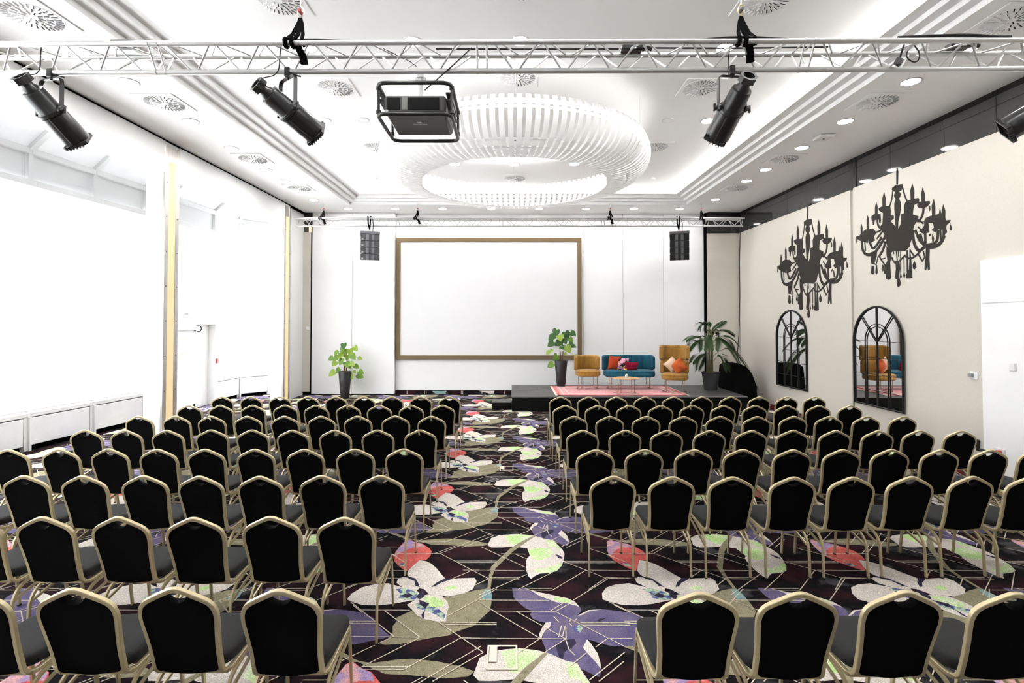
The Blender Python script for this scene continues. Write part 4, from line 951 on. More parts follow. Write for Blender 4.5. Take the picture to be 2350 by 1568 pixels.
# ============================================================ BANQUET CHAIRS
def make_chair():
    t = thing('banquet_chair', 'x', 'chair', (0, 0, 0), 'black banquet chairs with gold frames')
    Gm = 'champagne_metal'
    lean = math.atan2(.135, .50); o0 = Vector((0, -.225, .43))
    ub, vb = Vector((1, 0, 0)), Vector((0, -sin(lean), cos(lean))); nb = Vector((0, cos(lean), sin(lean)))
    bp = lambda u, v, w_=0: o0 + ub * u + vb * v + nb * w_
    half = [(0, .518), (.026, .514), (.056, .500), (.150, .452), (.178, .428), (.193, .388), (.194, .345), (.184, .25), (.176, .15), (.174, .05), (.176, .015)]
    tail = [(.178, -.2, .415), (.18, -.16, .405), (.185, -.08, .415), (.188, .10, .43), (.187, .17, .432)]
    right = [bp(u, v) for u, v in half[1:]] + [Vector(q) for q in tail]
    left = [Vector((-p.x, p.y, p.z)) for p in right][::-1]
    path = rounded(left + [bp(0, .518)] + right, .03, 2)
    # frame with its broad face towards the back
    m = MB(); P = path; vs = []; fs = []; k8 = [(-.0125, -.009), (-.0095, -.0115), (.0095, -.0115), (.0125, -.009), (.0125, .009), (.0095, .0115), (-.0095, .0115), (-.0125, .009)]
    for i in range(len(P)):
        tt = (P[min(i + 1, len(P) - 1)] - P[max(i - 1, 0)]).normalized()
        ref = nb if P[i].z > .44 else Vector((0, 0, -1)).lerp(nb, max(0, min(1, (P[i].z - .41) / .04)) if P[i].y < -.15 else 0)
        a = tt.cross(ref)
        if a.length < 1e-4: a = tt.cross(Vector((1, 0, 0)))
        a.normalize(); b = a.cross(tt).normalized()
        for (p, q) in k8: vs.append(P[i] + a * p + b * q)
    for i in range(len(P) - 1):
        for j in range(8): fs.append((i * 8 + j, i * 8 + (j + 1) % 8, i * 8 + 8 + (j + 1) % 8, i * 8 + 8 + j))
    fs += [tuple(range(8))[::-1], tuple((len(P) - 1) * 8 + j for j in range(8))]
    m.add(vs, fs); m.build('back_frame', Gm, t)
    # upholstered back, hand-hold scooped out below the crest
    inner = [(.0, .444), (.024, .447), (.046, .462), (.064, .486), (.148, .442), (.172, .418), (.184, .385), (.185, .345), (.175, .25), (.166, .15), (.164, .03), (.15, .012), (.09, .004), (.03, -.004), (0, -.005)]
    out = [(-u, v) for u, v in inner[::-1]][:-1] + inner[:-1]
    out = [(u, v) for u, v in out]
    m = MB(); n_ = len(out); cu, cv = 0, .23
    rings = [(-.012, .93), (-.014, .985), (-.006, 1.0), (.006, 1.0), (.030, .97), (.042, .8), (.045, .4)]
    vs, fs = [], []
    for w_, s in rings:
        for u, v in out: vs.append(bp(cu + (u - cu) * s, cv + (v - cv) * s, w_))
    for i in range(len(rings) - 1):
        for j in range(n_): fs.append((i * n_ + j, i * n_ + (j + 1) % n_, (i + 1) * n_ + (j + 1) % n_, (i + 1) * n_ + j))
    fs += [tuple(range(n_))[::-1], tuple((len(rings) - 1) * n_ + j for j in range(n_))]
    m.add(vs, fs); bk = m.build('backrest', 'chair_fabric', t)
    m = MB(); m.box((-.0015, -.243, .452), (.0015, -.2415, .478)); m.build('back_seam_thread', 'label_white', bk)
    seat = [(q.x, q.y) for q in rounded([(-.185, -.20, 0), (.185, -.20, 0), (.200, .225, 0), (-.200, .225, 0)], .075, 6, True)]
    m = MB(); m.slab(seat, [(.432, .02), (.438, .004), (.455, 0), (.478, .002), (.488, .010), (.495, .03), (.498, .09)]); m.build('seat', 'seat_fabric', t)
    sq = [(-.011, -.007), (.011, -.007), (.011, .007), (-.011, .007)]
    for s in (-1, 1):
        m = MB(); m.sweep(rounded([(s * .197, .235, .012), (s * .193, .185, .425), (s * .192, .16, .432)], .03, 4), sq, (1, 0, 0)); lg = m.build('leg', Gm, t)
        m = MB(); m.box((s * .197 - .009, .224, 0), (s * .197 + .009, .246, .016)); m.build('foot_cap', 'black_rubber', lg)
        m = MB(); m.sweep(rounded([(s * .197, -.245, .012), (s * .195, -.232, .30), (s * .193, -.17, .375), (s * .191, .16, .436), (s * .192, .185, .43)], .06, 5), sq, (1, 0, 0)); lg = m.build('leg', Gm, t)
        m = MB(); m.box((s * .197 - .009, -.256, 0), (s * .197 + .009, -.234, .016)); m.build('foot_cap', 'black_rubber', lg)
        m = MB(); m.sweep([(s * .195, -.222, .285), (s * .193, .18, .385)], [(-.009, -.006), (.009, -.006), (.009, .006), (-.009, .006)], (1, 0, 0)); m.build('side_brace', Gm, t)
    m = MB(); m.bbox((-.178, -.218, .412), (.178, -.198, .432), .003); m.build('rear_rail', Gm, t)
    m = MB(); m.bbox((-.188, .13, .405), (.188, .15, .43), .003); m.build('front_rail', Gm, t)
    return t
CHR = [None]
def chair(x, y, label):
    if CHR[0] is None: CHR[0] = make_chair(); t = CHR[0]
    else: t = dup(CHR[0])
    t.location = (x + random.uniform(-.008, .008), y + random.uniform(-.012, .012), 0); t.rotation_euler.z = random.uniform(-.02, .02); t['label'] = label
PX = .523
yrow = lambda r: 9.215 - .9425 * (r - 1) + .36
for r in range(1, 9):
    nl = {1: 9, 2: 9, 3: 9, 4: 9, 5: 9, 6: 8, 7: 6, 8: 4}[r]
    for k in range(nl):
        pit = PX if r > 2 else .511
        chair(-1.16 + (.03 if r < 3 else 0) - (.03 if r == 8 else 0) - k * pit, yrow(r), 'black banquet chair with gold frame, %s from aisle, row %s from stage, left block' % (ORD[k + 1], NUM[r]))
    if r == 7: continue
    nr = {1: 10, 2: 10, 3: 10, 4: 10, 5: 10, 6: 8, 8: 4}[r]
    rr = 7 if r == 8 else r
    for k in range(nr):
        pit = PX if r > 2 else .511
        if r == 8: pit = .535
        chair(.885 - (.02 if r < 3 else 0) + (.035 if r == 8 else 0) + (.03 if r == 8 and k == 0 else 0) + k * pit, yrow(r) + (-.03 if r == 8 else -.02), 'black banquet chair with gold frame, %s from aisle, row %s from stage, right block' % (ORD[k + 1], NUM[rr]))

# ============================================================ STAGE
SZ = .386
st = thing('stage', 'low black stage platform with grey top', 'stage', (2.98, 12.98, 0)); o = st.location
m = MB(); m.box((.0, 12.985, 0), (5.97, 15.4, SZ - .03)); m.build('skirt', 'stage_black', st, True, o)
for i in range(3):
    for j in range(2):
        m = MB(); m.bbox((i * 1.99 + .002, 12.98 + j * 1.21 + .002, SZ - .03), (i * 1.99 + 1.988, 12.98 + j * 1.21 + 1.208, SZ), .003); m.build('deck_panel', 'stage_top', st, True, o)
m = MB(); m.box((-.004, 12.972, SZ - .02), (5.975, 12.98, SZ + .001)); m.box((-.012, 12.972, SZ - .02), (-.003, 15.4, SZ + .001)); m.build('edge_strip', 'stage_edge', st, True, o)
sp = thing('stage_step', 'small black step at left side of the stage', 'step', (-.27, 13.5, 0)); o = sp.location
m = MB(); m.box((-.52, 13.25, 0), (-.016, 13.75, .18)); m.build('step_base', 'stage_black', sp, True, o)
m = MB(); m.bbox((-.53, 13.24, .18), (-.014, 13.76, .2), .004); m.build('tread', 'stage_top', sp, True, o)

# ---- rug
ro = Vector((2.82, 14.05, SZ)); rg = thing('patterned_rug', 'faded pink patterned rug lying on the stage', 'rug', ro)
RX0, RX1, RY0, RY1 = 1.17, 4.50, 13.12, 14.97
m = MB(); nx = 26
for i in range(nx):
    xa, xb = RX0 + (RX1 - RX0) * i / nx, RX0 + (RX1 - RX0) * (i + 1) / nx
    za, zb = .008 + .004 * sin(i * 1.3), .008 + .004 * sin((i + 1) * 1.3)
    m.add([(xa, RY0, SZ + za), (xb, RY0, SZ + zb), (xb, RY1, SZ + zb), (xa, RY1, SZ + za), (xa, RY0, SZ + .0), (xb, RY0, SZ + .0), (xb, RY1, SZ), (xa, RY1, SZ)], [(0, 1, 2, 3), (4, 5, 1, 0), (3, 2, 6, 7)])
m.build('field', 'rug_pink', rg, False, ro)
for a, b in (((RX0, RY0), (RX1, RY0 + .06)), ((RX0, RY1 - .06), (RX1, RY1)), ((RX0, RY0), (RX0 + .09, RY1)), ((RX1 - .09, RY0), (RX1, RY1))):
    m = MB(); m.box((a[0], a[1], SZ + .004), (b[0], b[1], SZ + .0145)); m.build('border', 'rug_rose', rg, False, ro)
for d_ in (.16, .3):
    m = MB()
    for a, b in (((RX0 + d_, RY0 + d_), (RX1 - d_, RY0 + d_ + .02)), ((RX0 + d_, RY1 - d_ - .02), (RX1 - d_, RY1 - d_)), ((RX0 + d_, RY0 + d_), (RX0 + d_ + .02, RY1 - d_)), ((RX1 - d_ - .02, RY0 + d_), (RX1 - d_, RY1 - d_))): m.box((a[0], a[1], SZ + .008), (b[0], b[1], SZ + .0148))
    m.build('inner_line', 'fringe', rg, False, ro)
for xx, s in ((RX0, -1), (RX1, 1)):
    m = MB()
    for k in range(74):
        y = RY0 + (RY1 - RY0) * (k + .5) / 74
        m.box((min(xx, xx + s * .055), y - .009, SZ + .001), (max(xx, xx + s * .055), y + .009, SZ + .010))
    m.build('fringe', 'fringe', rg, False, ro)['kind'] = 'stuff'

# ---- lounge seating
def rprof(w, h, r, n=3): return rrect(w, h, r, n)
def wire_legs(t, w, d, h, name='leg'):
    # one bent-wire sled foot under each side
    for s in (-1, 1):
        m = MB(); m.tube(rounded([(s * w * .5, d * .30, h), (s * w * .5, d * .30, .012), (s * (w * .5 + .10), d * .1, .010), (s * (w * .5 + .10), -d * .1, .010), (s * w * .5, -d * .34, .012), (s * w * .5, -d * .34, h)], .07, 5), .010, 7); m.build(name, 'copper_metal', t)
    m = MB(); m.tube(rounded([(-w * .5, d * .30, h), (w * .5, d * .30, h), (w * .5, -d * .34, h), (-w * .5, -d * .34, h)], .04, 4, True), .009, 7, True); m.build('under_frame', 'copper_metal', t)
def seatpad(t, w, d, z0, z1, m_):
    pl = [(q.x, q.y) for q in rounded([(-w / 2, -d / 2, 0), (w / 2, -d / 2, 0), (w / 2, d / 2, 0), (-w / 2, d / 2, 0)], min(w, d) * .42, 8, True)]
    h = z1 - z0
    m = MB(); m.slab(pl, [(z0, .05), (z0 + .02, .012), (z0 + h * .35, 0), (z0 + h * .55, .004), (z0 + h * .62, .016), (z0 + h * .7, .004), (z0 + h * .88, .012), (z1, .05), (z1 + .008, .16)]); return m.build('seat_cushion', m_, t)
def arcback(t, w, d, z0, z1, th, m_, name='backrest', wrap=1.0, bulge=0):
    # backrest curving round from the sides
    pts = []
    for k in range(25):
        a = -pi * .5 + (k / 24 - .5) * pi * wrap     # behind = +y here
        x = w / 2 * math.copysign(abs(cos(a)) ** .55, cos(a)) if True else 0
        y = -d / 2 * math.copysign(abs(sin(a)) ** .55, sin(a))
        pts.append((x, y, (z0 + z1) / 2))
    h = z1 - z0
    sc = [.78, .92, .98] + [1] * 19 + [.98, .92, .78]
    m = MB(); m.sweep(pts, rprof(th, h, .045, 4), (0, 0, 1), False, True, 0, None, sc); b = m.build(name, m_, t)
    m = MB(); m.tube([(x, y, (z0 + z1) / 2 + (h / 2 - .012) * q) for (x, y, z), q in zip(pts, sc)], .012, 6); m.build('piping', m_, b)
    return b
t = thing('tub_chair', 'low mustard velvet tub chair beside the tall plant pot', 'armchair', (2.13, 14.38, SZ + .014), None, (0, 0, .12))
seatpad(t, .68, .62, .36, .53, 'mustard_plain'); arcback(t, .64, .56, .50, .92, .10, 'mustard_velvet', wrap=1.0); wire_legs(t, .44, .56, .36)
t = thing('teal_sofa', 'teal velvet two-seat sofa on copper wire legs', 'sofa', (3.30, 14.42, SZ + .014))
seatpad(t, 1.42, .66, .34, .52, 'teal_plain'); arcback(t, 1.40, .60, .50, .93, .11, 'teal_velvet', wrap=1.0)
wire_legs(t, 1.06, .58, .34)
t = thing('high_back_chair', 'tall mustard velvet wing chair on copper legs', 'armchair', (4.38, 13.76, SZ + .014), None, (0, 0, -.22))
seatpad(t, .70, .64, .33, .50, 'mustard_plain'); arcback(t, .66, .58, .47, .84, .10, 'mustard_plain', 'lower_backrest', 1.0); arcback(t, .70, .62, .84, 1.24, .10, 'mustard_velvet', 'upper_backrest', 1.0)
wire_legs(t, .44, .56, .33)
def pillow(name, label, size, loc, rot, m_, th=.13):
    w, h = size; o = thing(name, label, 'cushion', loc, 'loose cushions on the seats', rot)
    N = 10; vs, fs = [], []
    for sgn in (1, -1):
        for i in range(N + 1):
            for j in range(N + 1):
                u, v = i / N * 2 - 1, j / N * 2 - 1
                b = max(0, (1 - abs(u) ** 2.5) * (1 - abs(v) ** 2.5)) ** .6
                pin = 1 - .07 * (1 - abs(u) ** 2) * (abs(v) ** 3) - .0
                pin2 = 1 - .07 * (1 - abs(v) ** 2) * (abs(u) ** 3)
                vs.append((u * w / 2 * pin2, sgn * (th / 2 * b + .004), v * h / 2 * pin))
    q = (N + 1) ** 2
    for s in range(2):
        for i in range(N):
            for j in range(N):
                f = (s * q + i * (N + 1) + j, s * q + (i + 1) * (N + 1) + j, s * q + (i + 1) * (N + 1) + j + 1, s * q + i * (N + 1) + j + 1)
                fs.append(f if s else f[::-1])
    edge = [i * (N + 1) for i in range(N + 1)] + [N * (N + 1) + j for j in range(1, N + 1)] + [i * (N + 1) + N for i in range(N - 1, -1, -1)] + [j for j in range(N - 1, 0, -1)]
    for a, b in zip(edge, edge[1:] + edge[:1]): fs.append((a, b, q + b, q + a))
    m = MB(); m.add(vs, fs); c_ = m.build('cushion_cover', m_, o)
    m = MB(); m.tube([vs[k] for k in edge], .007, 5, True); m.build('seam', m_, o)
    return o
PZ = SZ + .014
pillow('cushion', 'rust orange cushion at left end of the teal sofa', (.32, .40), (2.86, 14.30, PZ + .73), (.28, .07, .1), 'cushion_rust')
pillow('cushion', 'pink, black and white printed cushion on the teal sofa', (.30, .36), (3.09, 14.29, PZ + .69), (.30, .10, -.12), 'cushion_print')
pillow('cushion', 'crimson velvet cushion at middle of the teal sofa', (.38, .25), (3.32, 14.24, PZ + .635), (.32, .06, .05), 'cushion_crimson')
pillow('cushion', 'cream striped cushion standing on its corner in tall chair', (.32, .32), (4.29, 13.69, PZ + .73), (.25, pi / 4, -.1), 'cushion_cream')
pillow('cushion', 'burnt orange velvet cushion on its corner in tall chair', (.34, .34), (4.43, 13.59, PZ + .69), (.25, pi / 4 + .12, -.25), 'cushion_orange', .15)
# ---- coffee table with vase
t = thing('coffee_table', 'round wooden coffee table on copper wire legs', 'table', (3.00, 13.42, PZ))
m = MB(); m.lathe([(0, .385), (.33, .385), (.34, .392), (.34, .402), (.33, .41), (0, .41)], 40); m.build('table_top', 'table_wood', t)
for k in range(4):
    a = pi / 4 + k * pi / 2; ca, sa = cos(a), sin(a); tx, ty = -sa, ca
    s = 1 if k % 2 else -1
    m = MB(); m.tube(rounded([(.08 * ca, .08 * sa, .38), (.25 * ca, .25 * sa, .38), (.25 * ca, .25 * sa, .012), (.25 * ca + .12 * s * tx + .06 * ca, .25 * sa + .12 * s * ty + .06 * sa, .010)], .05, 5), .009, 7); m.build('leg', 'copper_metal', t)
t = thing('flower_vase', 'small glass vase with yellow flower on coffee table', 'vase', (3.0, 13.40, PZ + .41))
m = MB(); m.lathe([(0, 0), (.035, 0), (.04, .01), (.038, .07), (.022, .085), (.024, .10)], 18); m.build('vase_body', 'vase_glass', t)
m = MB(); m.tube([(0, 0, .02), (-.01, 0, .12), (-.03, 0, .20)], .004, 5); m.build('stem', 'leaf_green', t)
for k in range(7):
    a = k * 2 * pi / 7; d_ = Vector((cos(a), sin(a) * .6, .5 + .3 * sin(a))).normalized()
    m = MB(); p0 = Vector((-.03, 0, .20)); s_ = d_.cross(Vector((0, 0, 1))).normalized() * .018
    m.add([p0, p0 + d_ * .03 + s_, p0 + d_ * .06 + Vector((0, 0, .01)), p0 + d_ * .03 - s_], [(0, 1, 2, 3)]); m.build('petal', 'flower_yellow', t)

# ============================================================ PLANTS
def leaf_mesh(name, m_):
    out = [(0, 0), (.18, .14), (.38, .12), (.50, -.10), (.46, -.38), (.28, -.70), (0, -1.0)]
    vs = [(0, 0, 0), (0, -.35, -.03), (0, -.7, -.05), (0, -1.0, -.12)]
    for s in (1, -1):
        for u, v in out[1:-1]: vs.append((s * u, v, .10 * abs(u) - .10 * (v * v)))
    fs = [(0, 4, 5), (0, 5, 6, 1), (1, 6, 7, 2), (2, 7, 8, 3), (0, 10, 9), (0, 1, 11, 10), (1, 2, 12, 11), (2, 3, 13, 12)]
    m = MB(); m.add(vs, fs); return m.mesh(name, m_)
LEAF = [leaf_mesh('heart_leaf', x) for x in ('leaf_green', 'leaf_dark', 'leaf_yellow')]
def potted(px, py, z, label, leaves, ht, dark, seed, stems):
    rnd = random.Random(seed); o = onz(px, py, z); y = o.y
    t = thing('potted_plant', label, 'plant', o)
    m = MB(); m.lathe([(0, 0), (.118, 0), (.122, .01), (.19, ht - .01), (.186, ht), (.172, ht), (.165, ht - .05)], 36); m.build('planter', 'pot_black', t)
    m = MB(); m.lathe([(.168, ht - .05), (0, ht - .04)], 24); m.build('soil', 'soil', t)
    tops = []
    for dx, dy, hh in stems:
        m = MB(); tp = Vector((dx * 1.8, dy, ht + hh)); m.tube([(dx, dy, ht - .05), (dx * 1.2 + .01, dy, ht + hh * .5), tp], .016, 7, False, 0, None, None, [1.2, 1, .7]); m.build('stem', 'stem_brown', t); tops.append(tp)
    for k, (a, b, sz) in enumerate(leaves):
        yy = y + rnd.uniform(-.16, .14)
        p = ony(a, b, yy) - o
        d = (Vector((p.x * 1.4, (yy - y) * 1.5 - .25, p.z - ht - .35)))
        ob = bpy.data.objects.new('leaf', LEAF[(1 if (b < dark and rnd.random() < .75) else (2 if rnd.random() < .45 else 0))]); COL.objects.link(ob); ob.parent = t
        # leaf hangs with its tip down/outwards, face to the room
        tip = Vector((p.x * 1.2 + rnd.uniform(-.1, .1), -.12 + rnd.uniform(-.1, .1), -.33 + rnd.uniform(-.1, .18))).normalized()
        face = Vector((rnd.uniform(-.5, .5), -1, rnd.uniform(.0, .8))).normalized()
        yv = -tip; xv = yv.cross(face).normalized(); zv = xv.cross(yv)
        s = sz * .0127
        R = Matrix((xv, yv, zv)).transposed().to_4x4()
        base = p - tip * s * .45
        ob.matrix_local = Matrix.Translation(base) @ R @ Matrix.Diagonal((s, s, s, 1))
        tp = min(tops, key=lambda q: (q - p).length)
        m = MB(); mid = (tp + base) / 2 + Vector((0, 0, .07)); m.tube(rounded([tp - Vector((0, 0, .04)), mid, base], .2, 4), .0035, 4); m.build('leaf_stalk', 'leaf_yellow', t)
L1 = [(740 + a / 10.45, 780 + b / 10.45, s) for a, b, s in ((510, 155, 15), (480, 230, 15), (525, 330, 18), (320, 320, 13), (195, 455, 13), (310, 450, 15), (410, 400, 15), (665, 300, 16), (735, 410, 16), (590, 430, 14), (795, 215, 14), (905, 445, 10), (280, 580, 14), (440, 530, 16), (590, 600, 16), (650, 640, 13), (820, 650, 13), (710, 590, 13), (220, 810, 18), (365, 745, 14), (700, 885, 14), (905, 870, 17), (930, 780, 13), (770, 770, 9))]
potted(791.5, 914, 0, 'heart-leaved plant in tall black pot on floor left of screen', L1, .80, 800, 11, [(-.03, 0, .25), (.03, .02, .32), (.0, -.03, .2)])
L2 = [(1200 + a / 9.8, 740 + b / 9.8, s) for a, b, s in ((740, 235, 18), (640, 345, 18), (835, 350, 18), (985, 295, 19), (1130, 260, 16), (625, 490, 18), (790, 475, 18), (945, 425, 15), (1085, 400, 13), (1090, 520, 16), (1025, 610, 18), (905, 575, 13), (560, 690, 11), (630, 640, 9), (960, 715, 8), (730, 800, 18), (615, 965, 16), (1215, 780, 11), (1165, 540, 9))]
potted(1287.5, 887, SZ, 'heart-leaved plant in tall black pot on stage corner', L2, .76, 800, 12, [(-.02, 0, .36), (.035, .01, .28)])
# palm
o = onz(1631, 895, SZ); t = thing('potted_palm', 'dark green palm in grey pot at right of stage', 'plant', o)
m = MB(); m.lathe([(0, 0), (.165, 0), (.172, .012), (.232, .46), (.245, .465), (.245, .50), (.232, .50), (.22, .44)], 36); m.build('planter', 'pot_grey', t)
m = MB(); m.lathe([(.222, .44), (0, .45)], 24); m.build('soil', 'soil', t)
rnd = random.Random(5)
for k, (dx, h) in enumerate(((-.09, 1.15), (-.03, 1.35), (.03, 1.25), (.07, .95))):
    m = MB(); m.tube([(dx, .02 * k, .43), (dx * 1.1, .02 * k, .43 + h * .5), (dx * 1.4, .02 * k, .43 + h)], .022, 7, False, 0, None, None, [1.3, 1, .5]); m.build('cane', 'palm_stem', t)
def frond(base, end, droop, nl, ll):
    base, end = Vector(base), Vector(end); mid = (base + end) / 2 + Vector((0, 0, droop))
    pts = [base * (1 - s) ** 2 + mid * 2 * s * (1 - s) + end * s * s for s in [i / 20 for i in range(21)]]
    m = MB(); m.tube(pts, .008, 5, False, 0, None, None, [1 - .04 * i for i in range(21)])
    for i in range(nl):
        s = .28 + .72 * i / (nl - 1); f_ = s * 20; i0 = min(19, int(f_)); p = pts[i0].lerp(pts[i0 + 1], f_ - i0); tg = (pts[i0 + 1] - pts[i0]).normalized()
        side = tg.cross(Vector((0, 0, 1)));
        if side.length < 1e-3: side = Vector((1, 0, 0))
        side.normalize(); upv = side.cross(tg)
        L_ = ll * (.55 + .75 * sin(pi * min(1, .15 + s * .85)))
        for sg in (1, -1):
            d = (side * sg * .72 + tg * .75 + upv * .12).normalized(); e1 = p + d * L_ * .5; e2 = p + d * L_ - Vector((0, 0, L_ * .38)); w_ = upv.cross(d).normalized() * .019
            m.add([p, e1 + w_, e2, e1 - w_], [(0, 1, 2, 3)], 1)
    m.build('frond', ['palm_stem', 'palm_green'], t)
def fe(px, py, yy): return ony(px, py, yy) - o
for b, e, dr, nl in (((-.12, 0, 1.3), fe(1576, 780, 14.0), .25, 18), ((-.1, .02, 1.1), fe(1578, 805, 13.9), .5, 16), ((-.05, 0, 1.5), fe(1608, 752, 14.2), .35, 18), ((-.02, .05, 1.5), fe(1659, 739, 14.4), .05, 18),
                     ((.02, 0, 1.5), fe(1683, 768, 14.2), .25, 18), ((.05, 0, 1.3), fe(1692, 790, 14.0), .38, 18), ((.05, -.05, 1.2), fe(1693, 828, 13.7), .55, 20), ((.05, .0, .9), fe(1722, 858, 14.1), .85, 22),
                     ((.05, -.1, .8), fe(1668, 846, 13.8), .45, 16), ((-.1, -.05, .9), fe(1590, 830, 13.9), .25, 12), ((-.05, -.1, 1.2), fe(1614, 800, 13.7), .55, 16), ((0, -.1, 1.3), fe(1640, 800, 13.5), .5, 16), ((.0, .1, 1.4), fe(1640, 765, 14.7), .3, 16), ((-.02, 0, 1.0), fe(1603, 845, 14.1), .3, 10), ((.02, 0, 1.5), fe(1622, 750, 14.3), .3, 16), ((.03, .05, 1.2), fe(1680, 800, 14.6), .5, 16)):
    frond(b, e, dr, int(nl * 1.5), .25)

# draped equipment, cable reel
o = Vector((6.40, 14.5, 0)); t = thing('draped_equipment', 'black cloth-covered equipment behind the palm', 'covered equipment', o)
m = MB(); P0 = [(-.33, -.55), (.30, -.55), (.34, .0), (.3, .6), (-.33, .6), (-.34, .0)]
P0 = [(q.x, q.y) for q in rounded([(x, y, 0) for x, y in P0], .15, 4, True)]
vs, fs = [], []; n_ = len(P0)
for z, s, dx in ((0, 1.1, .0), (.3, 1.06, 0), (.6, 1.0, -.01), (.85, .9, -.05), (1.02, .74, -.12), (1.1, .5, -.16), (1.12, .1, -.16)):
    for k, (x, y) in enumerate(P0): vs.append((x * s * (1 + .015 * sin(k * 2.1)) + dx, y * s * (1 + .02 * sin(k * 1.7)), z))
for i in range(6):
    for j in range(n_): fs.append((i * n_ + j, i * n_ + (j + 1) % n_, (i + 1) * n_ + (j + 1) % n_, (i + 1) * n_ + j))
fs.append(tuple(6 * n_ + j for j in range(n_)))
m.add(vs, fs); m.build('cloth_cover', 'black_cloth', t)
m = MB(); m.tube([(1.1 * x, 1.1 * y, .012) for x, y in P0], .012, 5, True); m.build('hem', 'black_cloth', t)
o = Vector((6.86, 14.7, 0)); t = thing('cable_coil', 'coil of black cable against the right wall beside stage', 'cable coil', o)
for k in range(6):
    m = MB(); r_ = .17 + .012 * (k % 3); m.tube([(.02 * k - .05 + .03 * sin(3 * a), r_ * cos(a), .24 + r_ * 1.2 * sin(a)) for a in [2 * pi * q / 28 for q in range(28)]], .013, 7, True); m.build('cable_loop', 'black_metal', t)
m = MB(); m.bbox((-.06, -.06, .38), (.06, .06, .5), .02); m.build('plug', 'black_metal', t)
hang = [ony(1699, 523, 14.85), ony(1697, 600, 15.3), ony(1698, 680, 15.5), ony(1696, 760, 15.55), ony(1690, 845, 15.6), Vector((6.9, 15.62, .02))]
cable(hang, .012, 'black cable hanging from back truss to the stage corner', 'black_rubber', 'hanging_cable')

# ============================================================ RIGHT WALL: MIRRORS AND CHANDELIER SILHOUETTES
def mirror(y0, y1, z0, z1, xw, label, yaw):
    xw -= .014
    yc, hw = (y0 + y1) / 2, (y1 - y0) / 2; zs = z1 - hw
    o = Vector((xw, yc, z0)); t = thing('arched_mirror', label, 'mirror', o, 'arched window mirrors on right wall', (0, 0, yaw))
    def arch(r, zb=z0): return [(yc - r, zb)] + [(yc - r * cos(pi * k / 32), zs + r * sin(pi * k / 32)) for k in range(33)] + [(yc + r, zb)]
    m = MB(); m.prism(arch(hw - .01, z0 + .01), lambda q: (xw - .016, q[0], q[1]), lambda q: (xw - .006, q[0], q[1])); m.build('mirror_glass', 'mirror_glass', t, False, o)
    fp = [(-.016, -.016), (.016, -.016), (.016, .014), (-.016, .014)]
    m = MB(); m.sweep([(xw - .026, a, b) for a, b in arch(hw - .012, z0 + .02)], fp, (1, 0, 0), True); m.build('outer_frame', 'black_paint', t, False, o)
    m = MB(); m.box((xw - .03, yc - .016, z0), (xw - .016, yc + .016, z1 - .01)); m.build('centre_bar', 'black_paint', t, False, o)
    def bar(a, b, name='glazing_bar', w_=.004):
        m = MB(); m.sweep([(xw - .024, *a), (xw - .024, *b)], [(-w_, -.003), (w_, -.003), (w_, .008), (-w_, .008)], (1, 0, 0)); m.build(name, 'black_paint', t, False, o)
    for k in range(4): zz = zs - k * (zs - z0) / 4; bar((y0 + .02, zz), (y1 - .02, zz))
    ri = hw * .50
    for r_ in (ri, ri - .055):
        m = MB(); m.sweep([(xw - .024, yc - r_, z0 + .02)] + [(xw - .024, yc - r_ * cos(pi * k / 24), zs + r_ * sin(pi * k / 24)) for k in range(25)] + [(xw - .024, yc + r_, z0 + .02)], [(-.0045, -.003), (.0045, -.003), (.0045, .008), (-.0045, .008)], (1, 0, 0)); m.build('inner_arch', 'black_paint', t, False, o)
    for s in (1, -1):
        for off in (-.022, .022):
            a = pi * .27
            bar((yc + s * (.03), zs + .02 + off), (yc + s * hw * .98 * cos(a) - s * off * .8, zs + hw * .98 * sin(a) + off * .6), 'spoke')
mirror(12.24, 13.62, .60, 2.575, XB, 'far arched black-framed mirror on right wall nearest the stage', .011)
mirror(9.14, 10.50, .63, 2.585, XB - .045, 'near arched black-framed mirror reflecting the tall chair', -.018)

